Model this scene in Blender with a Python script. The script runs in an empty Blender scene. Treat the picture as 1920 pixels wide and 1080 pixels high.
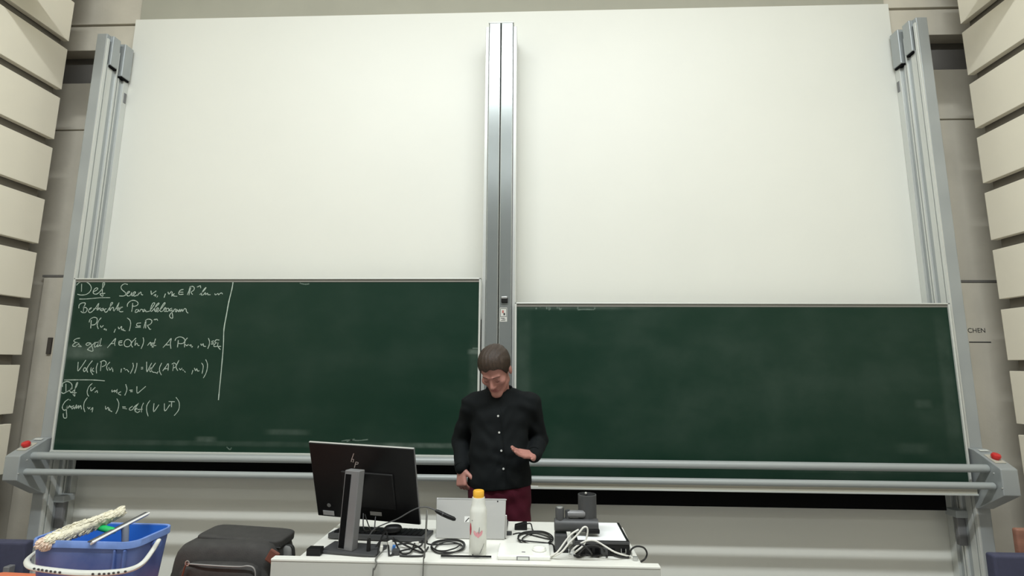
import bpy, bmesh, math, random
import numpy as np
from mathutils import Vector, Matrix
random.seed(7); np.random.seed(7)
S = bpy.context.scene
COL = S.collection

# ------------------------------------------------------------------ camera
F = 950.343; PITCH, YAW, ROLL = .1513126, -.03917, .0059906
CAM = np.array([0., 0., 1.55])
def cam_axes():
    cy, sy, cp, sp = math.cos(YAW), math.sin(YAW), math.cos(PITCH), math.sin(PITCH)
    fw = np.array([sy*cp, cy*cp, sp]); r = np.array([cy, -sy, 0.]); u = np.cross(r, fw)
    c, s = math.cos(ROLL), math.sin(ROLL)
    return np.array([c*r+s*u, -s*r+c*u, fw])
AX = cam_axes()
cd = bpy.data.cameras.new('camera'); cam = bpy.data.objects.new('camera', cd); COL.objects.link(cam)
cd.sensor_width = 36; cd.lens = F/1920*36; cd.clip_start = .05; cd.clip_end = 100
mw = Matrix.Identity(4)
for i in range(3):
    mw[i][0] = AX[0][i]; mw[i][1] = AX[1][i]; mw[i][2] = -AX[2][i]; mw[i][3] = CAM[i]
cam.matrix_world = mw
S.camera = cam
def ray(x, y): return AX.T @ np.array([(x-960)/F, (540-y)/F, 1.])
def at(x, y, Y): d = ray(x, y); return CAM + d*(Y/d[1])
def onz(x, y, z): d = ray(x, y); return CAM + d*((z-CAM[2])/d[2])

# ------------------------------------------------------------------ light
S.view_settings.view_transform = 'Standard'; S.view_settings.look = 'None'
S.view_settings.exposure = -2.02; S.view_settings.gamma = 1.0
w = bpy.data.worlds.new('world'); S.world = w; w.use_nodes = True
w.node_tree.nodes['Background'].inputs[0].default_value = (.9, .93, 1, 1)
w.node_tree.nodes['Background'].inputs[1].default_value = .03
def area(name, loc, sx, sy, power, target, color=(.93, .985, 1.0)):
    l = bpy.data.lights.new(name, 'AREA'); l.shape = 'RECTANGLE'; l.size = sx; l.size_y = sy
    l.energy = power; l.color = color
    o = bpy.data.objects.new(name, l); COL.objects.link(o); o.location = loc
    d = Vector(target)-Vector(loc); o.rotation_euler = d.to_track_quat('-Z', 'Y').to_euler()
    return o
area('ceiling_light_row', (-.25, -.2, 6.5), 6.4, .2, 1900, (-.25, -.2, 0))
area('rear_fill_light', (-.25, -4.6, 6.5), 6.4, .3, 300, (-.25, -4.6, 0))  # unseen rear row, added as fill light for the room

# ------------------------------------------------------------------ materials
MATS = {}
def mat(name, col, rough=.5, metal=0., var=.0, scale=8., bump=0., bscale=60., spec=.5, col2=None, stretch=None):
    if name in MATS: return MATS[name]
    m = bpy.data.materials.new(name); m.use_nodes = True; MATS[name] = m
    nt = m.node_tree; b = nt.nodes['Principled BSDF']
    b.inputs['Roughness'].default_value = rough; b.inputs['Metallic'].default_value = metal
    b.inputs['Specular IOR Level'].default_value = spec
    c = (*col, 1)
    tc = nt.nodes.new('ShaderNodeTexCoord'); mp = nt.nodes.new('ShaderNodeMapping')
    nt.links.new(tc.outputs['Object'], mp.inputs[0])
    if stretch: mp.inputs['Scale'].default_value = stretch
    if var > 0 or col2:
        n = nt.nodes.new('ShaderNodeTexNoise'); n.inputs['Scale'].default_value = scale; n.inputs['Detail'].default_value = 4
        nt.links.new(mp.outputs[0], n.inputs['Vector'])
        r = nt.nodes.new('ShaderNodeValToRGB')
        a = tuple(x*(1-var) for x in col); e = col2 or tuple(min(1, x*(1+var)) for x in col)
        r.color_ramp.elements[0].position = .3; r.color_ramp.elements[1].position = .7
        r.color_ramp.elements[0].color = (*a, 1); r.color_ramp.elements[1].color = (*e, 1)
        nt.links.new(n.outputs['Fac'], r.inputs[0]); nt.links.new(r.outputs[0], b.inputs['Base Color'])
    else: b.inputs['Base Color'].default_value = c
    if bump > 0:
        n2 = nt.nodes.new('ShaderNodeTexNoise'); n2.inputs['Scale'].default_value = bscale; n2.inputs['Detail'].default_value = 3
        nt.links.new(mp.outputs[0], n2.inputs['Vector'])
        bp = nt.nodes.new('ShaderNodeBump'); bp.inputs['Strength'].default_value = bump; bp.inputs['Distance'].default_value = .004
        nt.links.new(n2.outputs['Fac'], bp.inputs['Height']); nt.links.new(bp.outputs[0], b.inputs['Normal'])
    return m
def board_mat(name, patches, dust=.5):
    """green enamel with wiped chalk dust: patches = (x, z, half width, half height, strength) in object space"""
    m = bpy.data.materials.new(name); m.use_nodes = True; nt = m.node_tree; b = nt.nodes['Principled BSDF']
    b.inputs['Roughness'].default_value = .42; b.inputs['Specular IOR Level'].default_value = .22
    N = nt.nodes.new; L = nt.links.new
    tc = N('ShaderNodeTexCoord'); sp = N('ShaderNodeSeparateXYZ'); L(tc.outputs['Object'], sp.inputs[0])
    def math_(op, a, bb):
        k = N('ShaderNodeMath'); k.operation = op
        for i, v in enumerate((a, bb)):
            if v is None: continue
            if isinstance(v, (int, float)): k.inputs[i].default_value = v
            else: L(v, k.inputs[i])
        return k.outputs[0]
    def ramp(v, lo, hi, o0, o1):
        r = N('ShaderNodeMapRange'); r.interpolation_type = 'SMOOTHSTEP'; L(v, r.inputs['Value'])
        for k, x in zip(('From Min', 'From Max', 'To Min', 'To Max'), (lo, hi, o0, o1)): r.inputs[k].default_value = x
        return r.outputs[0]
    n = N('ShaderNodeTexNoise'); n.inputs['Scale'].default_value = 2.2; n.inputs['Detail'].default_value = 5
    mp = N('ShaderNodeMapping'); mp.inputs['Scale'].default_value = (1, 1, 1.6)
    L(tc.outputs['Object'], mp.inputs[0]); L(mp.outputs[0], n.inputs['Vector'])
    tot = ramp(n.outputs['Fac'], .35, .8, 0., dust)
    n3 = N('ShaderNodeTexNoise'); n3.inputs['Scale'].default_value = 9; n3.inputs['Detail'].default_value = 4
    L(tc.outputs['Object'], n3.inputs['Vector'])
    for (x, z, hw, hh, s) in patches:
        ax = math_('ABSOLUTE', math_('SUBTRACT', sp.outputs[0], x), None)
        az = math_('ABSOLUTE', math_('SUBTRACT', sp.outputs[2], z), None)
        px = ramp(ax, hw*.45, hw*1.25, 1., 0.); pz = ramp(az, hh*.35, hh*1.3, 1., 0.)
        k = math_('MULTIPLY', math_('MULTIPLY', px, pz), math_('MULTIPLY', ramp(n3.outputs['Fac'], .25, .75, .35, 1.), s))
        tot = math_('ADD', tot, k)
    mx = N('ShaderNodeMix'); mx.data_type = 'RGBA'; mx.clamp_factor = True
    L(tot, mx.inputs['Factor']); mx.inputs[6].default_value = (.0075, .031, .0185, 1); mx.inputs[7].default_value = (.30, .36, .31, 1)
    L(mx.outputs[2], b.inputs['Base Color'])
    rr = ramp(tot, 0., .4, .42, .75); L(rr, b.inputs['Roughness'])
    return m

M_WHITE = mat('white wall enamel', (.80, .80, .735), .45, var=.015, scale=1.2)
M_CONC = mat('fair-faced concrete', (.62, .575, .48), .85, var=.10, scale=2.5, bump=.25, bscale=25)
M_HEAD = mat('header concrete', (.39, .38, .31), .85, var=.05, scale=2)
M_CONCD = mat('shaded recess and dark groove concrete', (.16, .15, .135), .9, var=.1, scale=2)
M_PANEL = mat('beige acoustic panel', (.88, .82, .68), .75, var=.03, scale=1.5, bump=.08, bscale=90)
M_BACK = mat('dark panel backing', (.17, .155, .13), .9)
M_LOW = mat('brown lower wall', (.27, .235, .20), .8, var=.06, scale=3)
M_FLOOR = mat('grey floor', (.32, .31, .30), .6, var=.08, scale=6)
M_CEIL = mat('ceiling paint', (.5, .5, .49), .9)
M_ALU = mat('grey aluminium', (.40, .425, .43), .38, .3, var=.03, scale=4)
M_ALUL = mat('pale anodised rail', (.66, .675, .65), .32, .35, var=.03, scale=3)
M_ALUC = mat('satin column face', (.40, .43, .425), .22, .7, var=.02, scale=3)
M_FRAME = mat('pale board frame', (.66, .68, .64), .4, .2)
M_FRAMED = mat('dull inner frame', (.22, .215, .19), .6)
M_TRAY = mat('beige tray face', (.50, .48, .40), .5)
M_BLACK = mat('matt black', (.003, .003, .0035), .8, spec=.12)
M_BLK2 = mat('black plastic', (.007, .007, .0075), .45, bump=.05, bscale=200, spec=.3)
M_DGREY = mat('dark grey plastic', (.055, .056, .058), .45)
M_MGREY = mat('mid grey plastic', (.20, .20, .205), .4, .2)
M_SILV = mat('brushed silver', (.60, .605, .595), .3, .75)
M_LAPT = mat('silver tablet shell', (.47, .47, .455), .36, .3)
M_DESKT = mat('white laminate', (.78, .775, .72), .35)
M_DESKF = mat('grey white front panel', (.50, .50, .46), .5)
M_CHALK = mat('chalk', (.45, .53, .46), .95, var=.22, scale=140)
M_CHALKF = mat('faint chalk', (.11, .155, .125), .95, var=.3, scale=90)
M_RED = mat('red button', (.62, .03, .03), .35)
M_INK = mat('dark ink', (.03, .03, .03), .8)
M_CABLE = mat('black cable', (.012, .012, .012), .5)
M_CABLEG = mat('grey cable', (.14, .14, .13), .5)
M_CABLEW = mat('white cable', (.72, .71, .66), .45)

# ------------------------------------------------------------------ mesh helpers
LOC = {}
def tag(o, label, cat, group=None, kind=None):
    if label: o['label'] = label
    if cat: o['category'] = cat
    if group: o['group'] = group
    if kind: o['kind'] = kind
    return o
def thing(name, loc, label, cat, group=None):
    o = bpy.data.objects.new(name, None); COL.objects.link(o); o.location = [float(v) for v in loc]; o.empty_display_size = .05
    LOC[o.name] = np.array(loc, float)
    return tag(o, label, cat, group)
def rotz(a): c, s = math.cos(a), math.sin(a); return np.array([[c, -s, 0], [s, c, 0], [0, 0, 1.]])
def rotx(a): c, s = math.cos(a), math.sin(a); return np.array([[1, 0, 0], [0, c, -s], [0, s, c]])
def roty(a): c, s = math.cos(a), math.sin(a); return np.array([[c, 0, s], [0, 1, 0], [-s, 0, c]])
def smooth_path(pts, n=6, closed=False):
    P = [np.array(p, float) for p in pts]
    if len(P) < 3: return P
    out = []; m = len(P)
    for i in range(m if closed else m-1):
        if closed: a, b, c, d = P[i-1], P[i], P[(i+1) % m], P[(i+2) % m]
        else: a, b, c, d = P[max(i-1, 0)], P[i], P[i+1], P[min(i+2, m-1)]
        for k in range(n):
            t = k/n
            out.append(.5*(2*b+(c-a)*t+(2*a-5*b+4*c-d)*t*t+(3*b-a-3*c+d)*t**3))
    if not closed: out.append(P[-1])
    return out
class MB:
    def __init__(s): s.v = []; s.f = []
    def add(s, v, f):
        o = len(s.v); s.v += [np.array(p, float) for p in v]; s.f += [tuple(i+o for i in q) for q in f]; return s
    def box(s, c, size, R=None):
        c = np.array(c, float); h = np.array(size, float)/2
        v = []
        for dx, dy, dz in ((-1,-1,-1),(1,-1,-1),(1,1,-1),(-1,1,-1),(-1,-1,1),(1,-1,1),(1,1,1),(-1,1,1)):
            p = h*np.array([dx, dy, dz]); v.append(c+(R@p if R is not None else p))
        return s.add(v, [(0,3,2,1),(4,5,6,7),(0,1,5,4),(1,2,6,5),(2,3,7,6),(3,0,4,7)])
    def lim(s, x0, x1, y0, y1, z0, z1): return s.box(((x0+x1)/2, (y0+y1)/2, (z0+z1)/2), (x1-x0, y1-y0, z1-z0))
    def prism(s, poly, off):
        """closed polygon of 3D points swept by the vector off"""
        n = len(poly); a = [np.array(p, float) for p in poly]; b = [p+np.array(off, float) for p in a]
        f = [tuple(range(n))[::-1], tuple(range(n, 2*n))]+[(i, (i+1) % n, n+(i+1) % n, n+i) for i in range(n)]
        return s.add(a+b, f)
    def tube(s, pts, r, n=8, closed=False, flat=1., cap=True):
        P = [np.array(p, float) for p in pts]; m = len(P)
        rs = r if hasattr(r, '__len__') else [r]*m
        T = []
        for i in range(m):
            a = P[i-1] if (i > 0 or closed) else P[i]; b = P[(i+1) % m] if (i < m-1 or closed) else P[i]
            t = b-a; T.append(t/(np.linalg.norm(t)+1e-12))
        ref = np.array([0, 0, 1.]) if abs(T[0][2]) < .9 else np.array([1., 0, 0])
        u = np.cross(T[0], ref); u /= np.linalg.norm(u); v = []
        for i in range(m):
            u = u-T[i]*(u@T[i]); u /= np.linalg.norm(u)+1e-12; w2 = np.cross(T[i], u)
            for k in range(n):
                a = 2*math.pi*k/n; v.append(P[i]+rs[i]*(math.cos(a)*u+flat*math.sin(a)*w2))
        f = []
        for i in range(m if closed else m-1):
            j = (i+1) % m
            for k in range(n): f.append((i*n+k, i*n+(k+1) % n, j*n+(k+1) % n, j*n+k))
        if not closed and cap: f += [tuple(range(n))[::-1], tuple((m-1)*n+k for k in range(n))]
        return s.add(v, f)
    def cyl(s, a, b, r, r2=None, n=20): return s.tube([a, b], [r, r if r2 is None else r2], n)
    def lathe(s, prof, c, n=24, R=None):
        """profile of (radius, height) turned about the local z axis at c"""
        c = np.array(c, float); v = []; m = len(prof)
        for (r, z) in prof:
            for k in range(n):
                a = 2*math.pi*k/n; p = np.array([r*math.cos(a), r*math.sin(a), z]); v.append(c+(R@p if R is not None else p))
        f = [(i*n+k, i*n+(k+1) % n, (i+1)*n+(k+1) % n, (i+1)*n+k) for i in range(m-1) for k in range(n)]
        if prof[0][0] > 1e-6: f.append(tuple(range(n))[::-1])
        if prof[-1][0] > 1e-6: f.append(tuple((m-1)*n+k for k in range(n)))
        return s.add(v, f)
    def ball(s, c, r, n=12, R=None):
        r = np.array([r]*3 if not hasattr(r, '__len__') else r, float); m = n//2
        v = []; c = np.array(c, float)
        for i in range(m+1):
            t = math.pi*i/m
            for k in range(n):
                a = 2*math.pi*k/n; p = r*np.array([math.sin(t)*math.cos(a), math.sin(t)*math.sin(a), math.cos(t)])
                v.append(c+(R@p if R is not None else p))
        f = [(i*n+k, (i+1)*n+k, (i+1)*n+(k+1) % n, i*n+(k+1) % n) for i in range(m) for k in range(n)]
        return s.add(v, f)
    def pillow(s, c, size, n=12, p=4., R=None, fn=None):
        """soft box: a cube grid pushed to a superellipsoid"""
        c = np.array(c, float); h = np.array(size, float)/2
        for ax in range(3):
            for sg in (-1, 1):
                v = []
                for i in range(n+1):
                    for j in range(n+1):
                        a, b = math.tan((2*i/n-1)*math.pi/4), math.tan((2*j/n-1)*math.pi/4)
                        q = np.zeros(3); q[ax] = sg; q[(ax+1) % 3] = a; q[(ax+2) % 3] = b
                        q = q/(np.sum(np.abs(q)**p)**(1/p))
                        if fn: q = fn(q)
                        q = q*h; v.append(c+(R@q if R is not None else q))
                f = []
                for i in range(n):
                    for j in range(n):
                        q = (i*(n+1)+j, (i+1)*(n+1)+j, (i+1)*(n+1)+j+1, i*(n+1)+j+1)
                        f.append(q if sg > 0 else q[::-1])
                s.add(v, f)
        return s
    def build(s, name, m, parent=None, bevel=0., seg=2, smooth=None, weld=False, base=None):
        V = np.array(s.v)
        if parent is not None: o0 = LOC[parent.name]
        else:
            o0 = np.array([(V[:, 0].min()+V[:, 0].max())/2, (V[:, 1].min()+V[:, 1].max())/2, V[:, 2].min()]) if base is None else np.array(base, float)
        me = bpy.data.meshes.new(name); me.from_pydata([tuple(p) for p in (V-o0)], [], s.f); me.update()
        if weld:
            bm = bmesh.new(); bm.from_mesh(me); bmesh.ops.remove_doubles(bm, verts=bm.verts, dist=1e-5); bm.to_mesh(me); bm.free()
        bm = bmesh.new(); bm.from_mesh(me); bmesh.ops.recalc_face_normals(bm, faces=bm.faces); bm.to_mesh(me); bm.free()
        o = bpy.data.objects.new(name, me); COL.objects.link(o); me.materials.append(m)
        LOC[o.name] = o0
        if parent is not None: o.parent = parent
        else: o.location = o0
        if bevel > 0:
            md = o.modifiers.new('bevel', 'BEVEL'); md.width = bevel; md.segments = seg; md.limit_method = 'ANGLE'; md.angle_limit = .6
        if smooth is None: smooth = bevel <= 0 and len(s.f) > 12
        if smooth:
            me.polygons.foreach_set('use_smooth', [True]*len(me.polygons))
            try: me.set_sharp_from_angle(angle=.7)
            except Exception: pass
        return o
def bx(name, m, parent, x0, x1, y0, y1, z0, z1, bevel=.0, seg=2): return MB().lim(x0, x1, y0, y1, z0, z1).build(name, m, parent, bevel, seg)
def structure(o, label=None): o['kind'] = 'structure'; return tag(o, label, None)

# signed-distance modelling for soft continuous shapes -------------------------------------------------
class SDF:
    def __init__(s, lo, hi, h):
        s.lo = np.array(lo, float); s.h = h; s.n = np.ceil((np.array(hi)-s.lo)/h).astype(int)+1
        s.d = np.full(s.n, .2, np.float32)
    def sub(s, lo, hi):
        a = np.clip(np.floor((lo-s.lo)/s.h).astype(int), 0, s.n); b = np.clip(np.ceil((hi-s.lo)/s.h).astype(int)+1, 0, s.n)
        sl = tuple(slice(i, j) for i, j in zip(a, b))
        g = np.meshgrid(*[s.lo[k]+s.h*np.arange(a[k], b[k]) for k in range(3)], indexing='ij')
        return sl, g
    def merge(s, sl, d, k, neg=False):
        if d.size == 0: return
        e = s.d[sl]; d = d.astype(np.float32)
        if neg:
            d = -d
            if k > 0: hh = np.clip(.5-.5*(e-d)/k, 0, 1); r = e*(1-hh)+d*hh+k*hh*(1-hh)
            else: r = np.maximum(e, d)
        elif k > 0: hh = np.clip(.5+.5*(e-d)/k, 0, 1); r = e*(1-hh)+d*hh-k*hh*(1-hh)
        else: r = np.minimum(e, d)
        s.d[sl] = r
    def cone(s, a, b, ra, rb, k=.02, neg=False, flat=None):
        a = np.array(a, float); b = np.array(b, float); m = max(ra, rb)+.05+k
        sl, g = s.sub(np.minimum(a, b)-m, np.maximum(a, b)+m)
        ab = b-a; L = max(ab@ab, 1e-9)
        t = np.clip(((g[0]-a[0])*ab[0]+(g[1]-a[1])*ab[1]+(g[2]-a[2])*ab[2])/L, 0, 1)
        q = [g[i]-a[i]-ab[i]*t for i in range(3)]
        if flat is not None:     # (direction, factor): flatten along a direction
            dv, fc = np.array(flat[0], float), flat[1]; dv = dv/np.linalg.norm(dv)
            dot = (q[0]*dv[0]+q[1]*dv[1]+q[2]*dv[2])*(1/fc-1)
            q = [q[i]+dv[i]*dot for i in range(3)]
        s.merge(sl, np.sqrt(q[0]**2+q[1]**2+q[2]**2)-(ra+(rb-ra)*t), k, neg); return s
    def ell(s, c, r, k=.02, R=None, neg=False):
        c = np.array(c, float); r = np.array(r, float); m = r.max()+.05+k
        sl, g = s.sub(c-m, c+m); p = [g[i]-c[i] for i in range(3)]
        if R is not None: p = [R[0][i]*p[0]+R[1][i]*p[1]+R[2][i]*p[2] for i in range(3)]
        k0 = np.sqrt(sum((p[i]/r[i])**2 for i in range(3))); k1 = np.sqrt(sum((p[i]/r[i]**2)**2 for i in range(3)))+1e-9
        s.merge(sl, k0*(k0-1)/k1, k, neg); return s
    def field(s, fn):
        sl, g = s.sub(s.lo, s.lo+s.h*s.n); s.d[...] = fn(s.d, *g); return s
    def mesh(s):
        d = s.d; d = np.pad(d, 1, constant_values=.2); neg = d < 0
        n = np.array(d.shape); cells = n-1
        acc = np.zeros((*cells, 3), np.float32); cnt = np.zeros(cells, np.int16)
        corner = [(i, j, k) for i in (0, 1) for j in (0, 1) for k in (0, 1)]
        def c(o): return d[o[0]:o[0]+cells[0], o[1]:o[1]+cells[1], o[2]:o[2]+cells[2]]
        for o in corner:
            for ax in range(3):
                if o[ax] == 1: continue
                o2 = list(o); o2[ax] = 1
                a, b = c(o), c(o2); mk = (a < 0) != (b < 0)
                idx = np.nonzero(mk); t = a[idx]/(a[idx]-b[idx])
                for q in range(3): acc[(*idx, q)] += (o[q] if q != ax else 0)+(t if q == ax else 0)
                cnt[idx] += 1
        act = np.nonzero(cnt); ids = np.full(cells, -1, np.int64); ids[act] = np.arange(len(act[0]))
        V = (np.stack(act, 1)+acc[act]/cnt[act][:, None]-1)*s.h+s.lo
        faces = []
        for ax in range(3):
            a1, a2 = (ax+1) % 3, (ax+2) % 3
            s0 = [slice(None)]*3; s1 = [slice(None)]*3; s0[ax] = slice(0, -1); s1[ax] = slice(1, None)
            mk = neg[tuple(s0)] != neg[tuple(s1)]; fl = neg[tuple(s0)]
            I = np.array(np.nonzero(mk)).T
            I = I[(I[:, a1] > 0) & (I[:, a2] > 0) & (I[:, a1] < n[a1]-1) & (I[:, a2] < n[a2]-1)]
            fv = fl[tuple(I.T)]
            def cid(d1, d2): J = I.copy(); J[:, a1] -= d1; J[:, a2] -= d2; return ids[tuple(J.T)]
            q = np.stack([cid(1, 1), cid(0, 1), cid(0, 0), cid(1, 0)], 1)
            q[~fv] = q[~fv][:, ::-1]; faces.append(q)
        return V, np.concatenate(faces)
    def build(s, name, m, parent=None, relax=1, base=None):
        V, Fc = s.mesh()
        o0 = LOC[parent.name] if parent is not None else np.array(base, float)
        me = bpy.data.meshes.new(name); me.from_pydata((V-o0).tolist(), [], Fc.tolist()); me.update()
        me.polygons.foreach_set('use_smooth', [True]*len(me.polygons))
        o = bpy.data.objects.new(name, me); COL.objects.link(o); me.materials.append(m); LOC[o.name] = o0
        if parent is not None: o.parent = parent
        else: o.location = o0
        if relax: md = o.modifiers.new('relax', 'SMOOTH'); md.iterations = relax; md.factor = .5
        return o

# ================================================================== SETTING
FZ = -.06
XC = -.265                                   # middle of the board wall
XL, XR = -3.95, 3.42                         # faces of the side wall panels
structure(MB().lim(-5, 4.5, -7, 4.6, -.2, FZ).build('floor', M_FLOOR), 'grey lecture hall floor')
structure(MB().lim(-5, 4.5, -7, 4.6, 6.7, 6.8).build('ceiling', M_CEIL), 'high pale ceiling of the lecture hall')
structure(MB().lim(-5, 4.5, -7.1, -7, FZ, 6.7).build('wall_back', mat('dim rear wall', (.22, .22, .22), .8)), 'beige rear wall of the lecture hall')
WY, CY = 4.0, 4.03                           # face of the white wall, face of the concrete
zc_ = lambda z: 1.55+(z-1.55)*CY/4.1
wf = structure(MB().lim(-4.75, 4.22, CY+.15, CY+.35, FZ, 6.7).build('wall_front', M_CONC), 'fair-faced concrete front wall with horizontal joints')
for x0, x1 in ((-4.75, -3.52), (2.99, 4.22)):
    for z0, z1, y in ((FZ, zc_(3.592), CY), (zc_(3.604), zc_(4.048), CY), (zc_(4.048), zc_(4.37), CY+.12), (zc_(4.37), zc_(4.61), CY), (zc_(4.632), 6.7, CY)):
        o = bx('concrete_block', M_CONCD if y > CY+.1 else M_CONC, wf, x0, x1, y, CY+.16, z0, z1, .004)  # recess band takes a darker concrete, its shadow put into the colour
bx('concrete_block', M_HEAD, wf, -3.52, 2.99, CY-.02, CY+.16, 4.597, 6.7, .004)
for x0, x1 in ((-4.75, -4.45), (3.92, 4.22)): bx('return_pier', M_CONC, wf, x0, x1, 3.4, CY+.1, FZ, 6.7)
wl = structure(MB().lim(-4.3, XL-.06, -7, 3.80, FZ, 6.7).build('wall_left', M_BACK), 'dark backing wall left of the boards carrying beige panels')
wr = structure(MB().lim(XR+.06, 3.80, -7, 3.80, FZ, 6.7).build('wall_right', M_BACK), 'dark backing wall right of the boards carrying beige panels')
bx('lower_wall', M_LOW, wl, XL-.07, XL-.045, -7, 3.80, FZ, .66); bx('lower_wall', M_LOW, wr, XR+.045, XR+.07, -7, 3.80, FZ, .66)
pm = {}
for wob, X, sg in ((wl, XL, 1), (wr, XR, -1)):
    first = None
    for k in range(13):
        z0 = .722+k*.4425
        for y1 in (3.815, 1.405, -1.005, -3.415):
            if first is None:
                first = bx('panel', M_PANEL, wob, min(X, X-sg*.05), max(X, X-sg*.05), y1-2.4, y1, .722, .722+.366, .003)
            else:
                c = first.copy(); COL.objects.link(c); c.parent = wob; c.location = (0, y1-3.815, k*.4425); LOC[c.name] = LOC[wob.name]
# concrete-coloured cupboard doors beside the posts
DYd = CY-.035
d1x = at(82, 519, DYd)[0]; dt = at(100, 520, DYd)[2]
d1 = structure(MB().lim(d1x, -3.60, DYd, CY, FZ, dt).build('door_1', M_CONC, bevel=.006), 'grey-brown flush door left of the boards')
p = at(96, 660, DYd-.015); bx('door_edge', M_CONC, d1, p[0], p[0]+.02, DYd-.015, DYd+.001, FZ, at(96, 636, DYd)[2], .003)
p = at(92, 648, DYd-.015); bx('handle_slot', mat('dark slot', (.07, .06, .05), .8), d1, p[0]-.02, p[0]+.012, DYd-.015, DYd+.001, at(92, 664, DYd)[2], at(92, 633, DYd)[2], .002)
bx('door_head', M_CONCD, d1, d1x-.01, -3.60, DYd-.003, CY, dt+.002, dt+.02)
dt = at(1820, 530, DYd)[2]
d2 = structure(MB().lim(3.1, 3.84, DYd, CY, FZ, dt).build('door_2', M_CONC, bevel=.006), 'grey-brown flush door right of the boards with small dark lettering')
bx('door_head', M_CONCD, d2, 3.09, 3.86, DYd-.003, CY, dt+.002, dt+.02)
def text(name, body, size, loc, m, parent, rot=(math.pi/2, 0, 0), align='LEFT', ext=.0004):
    cu = bpy.data.curves.new(name, 'FONT'); cu.body = body; cu.size = size; cu.extrude = ext; cu.align_x = align
    t = bpy.data.objects.new(name, cu); COL.objects.link(t)
    dg = bpy.context.evaluated_depsgraph_get(); me = bpy.data.meshes.new_from_object(t.evaluated_get(dg)); bpy.data.objects.remove(t)
    o = bpy.data.objects.new(name, me); COL.objects.link(o); me.materials.clear(); me.materials.append(m)
    if parent is not None: o.parent = parent; o.location = np.array(loc)-LOC[parent.name]; LOC[o.name] = LOC[parent.name]
    else: o.location = loc
    o.rotation_euler = rot; return o
p0 = at(1811.5, 623.5, DYd-.001)
text('door_lettering', 'ICHEN', .049, p0, M_INK, d2)
p = at(1817, 641.5, DYd); q = at(1858, 641.5, DYd); bx('lettering_rule', M_INK, d2, p[0], q[0], DYd-.0015, DYd+.001, p[2]-.004, p[2]+.004)

# white projection wall behind the boards
tag(bx('projection_wall', M_WHITE, None, -3.549, 3.018, WY, WY+.04, FZ, 4.596, .002), 'wide white projection wall rising behind the two blackboards', 'projection wall')
# unseen boxes added on the side walls (above the picture, they throw the slanting shadows on the panels)
for sg, X, side in ((1, XL, 'left'), (-1, XR, 'right')):
    t = thing('wall_blocker', (X+sg*.22, 3.12, 4.38), f'dark loudspeaker added out of view high on the {side} wall, shading the panels', 'blocker', 'added blockers on the side walls')
    a, b = sorted((X+sg*.02, X+sg*.46)); bx('blocker_body', M_DGREY, t, a, b, 3.02, 3.22, 4.36, 4.585, .01); bx('blocker_face', M_BLACK, t, a+.015, b-.015, 3.012, 3.021, 4.375, 4.57)
    a, b = sorted((X, X+sg*.03)); bx('blocker_mount', M_MGREY, t, a, b, 3.08, 3.16, 4.42, 4.52)

# ================================================================== BLACKBOARD SYSTEM
PY = 3.75                                    # front plane of the posts
def outer_post(sg):
    X = lambda x: XC+sg*(x)                  # mirrored about the middle
    side = 'left' if sg < 0 else 'right'
    t = thing('board_post', (X(3.33), 3.86, 0), f'tall grey metal guide post at the {side} end of the boards', 'post', 'outer guide posts of the boards')
    def b(n, m, a, c, y0, y1, z0, z1, bev=.003):
        xs = sorted((X(a), X(c))); return bx(n, m, t, xs[0], xs[1], y0, y1, z0, z1, bev)
    b('post_body', M_ALU, 3.292, 3.38, PY, 3.999, FZ, 4.285, .006)
    for y0, y1, d, zt, m in ((PY-.002, 3.772, .012, 4.27, M_ALUL), (3.785, 3.797, .008, 4.26, M_ALUL), (3.80, 3.838, .004, 4.25, M_ALUL),
                          (3.868, 3.884, .014, 4.22, M_ALUL), (3.90, 3.912, .009, 4.2, M_ALUL), (3.945, 3.9985, .020, 4.18, M_ALUL)):
        b('guide_rail', m, 3.292-d, 3.294, y0, y1, .02, zt-.03, .002)
    c1 = b('pulley_cover', M_ALU, 3.262, 3.296, 3.785, 3.86, 4.02, 4.285, .006); b('cover_lip', M_BLACK, 3.268, 3.296, 3.79, 3.855, 4.005, 4.021, 0)
    c2 = b('pulley_cover', M_ALU, 3.25, 3.296, 3.895, 3.985, 3.985, 4.285, .006); b('cover_lip', M_BLACK, 3.258, 3.296, 3.90, 3.98, 3.97, 3.986, 0)
    b('cable_hook', M_MGREY, 3.268, 3.296, 3.965, 3.99, 3.78, 3.87, .002)
    b('bottom_stop', M_ALU, 3.21, 3.294, 3.83, 3.93, .52, .57, .006); b('stop_arm', M_MGREY, 3.235, 3.292, 3.86, 3.89, .33, .52, .006)
    return t
outer_post(-1); outer_post(1)
cp = thing('board_post', (-.248, 3.86, 0), 'bright twin metal guide column standing between the two blackboards', 'post')
bx('column_half', M_ALUC, cp, -.344, -.2515, PY, 3.98, FZ, 4.31, .005); bx('column_half', M_ALUC, cp, -.2455, -.150, PY, 3.98, FZ, 4.31, .005)
bx('dark_slit', M_BLACK, cp, -.252, -.245, PY+.012, 3.97, 0, 4.30)
for x0, x1 in ((-.374, -.346), (-.148, -.120)): bx('guide_rail', M_ALUL, cp, x0, x1, PY+.012, 3.97, FZ, 4.285, .004)
bx('groove', M_MGREY, cp, -.1515, -.1485, PY+.004, 3.9, 0, 4.29)
bx('top_cap', M_FRAME, cp, -.350, -.144, PY-.002, 3.985, 4.305, 4.318, .003)
p = at(946, 563, PY); k = bx('key_switch', M_BLK2, cp, p[0]-.024, p[0]+.024, PY-.018, PY+.002, p[2]-.02, p[2]+.02, .004)
bx('switch_cap', M_SILV, k, p[0]-.022, p[0]+.02, PY-.02, PY-.016, p[2]+.010, p[2]+.026, .002)
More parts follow.
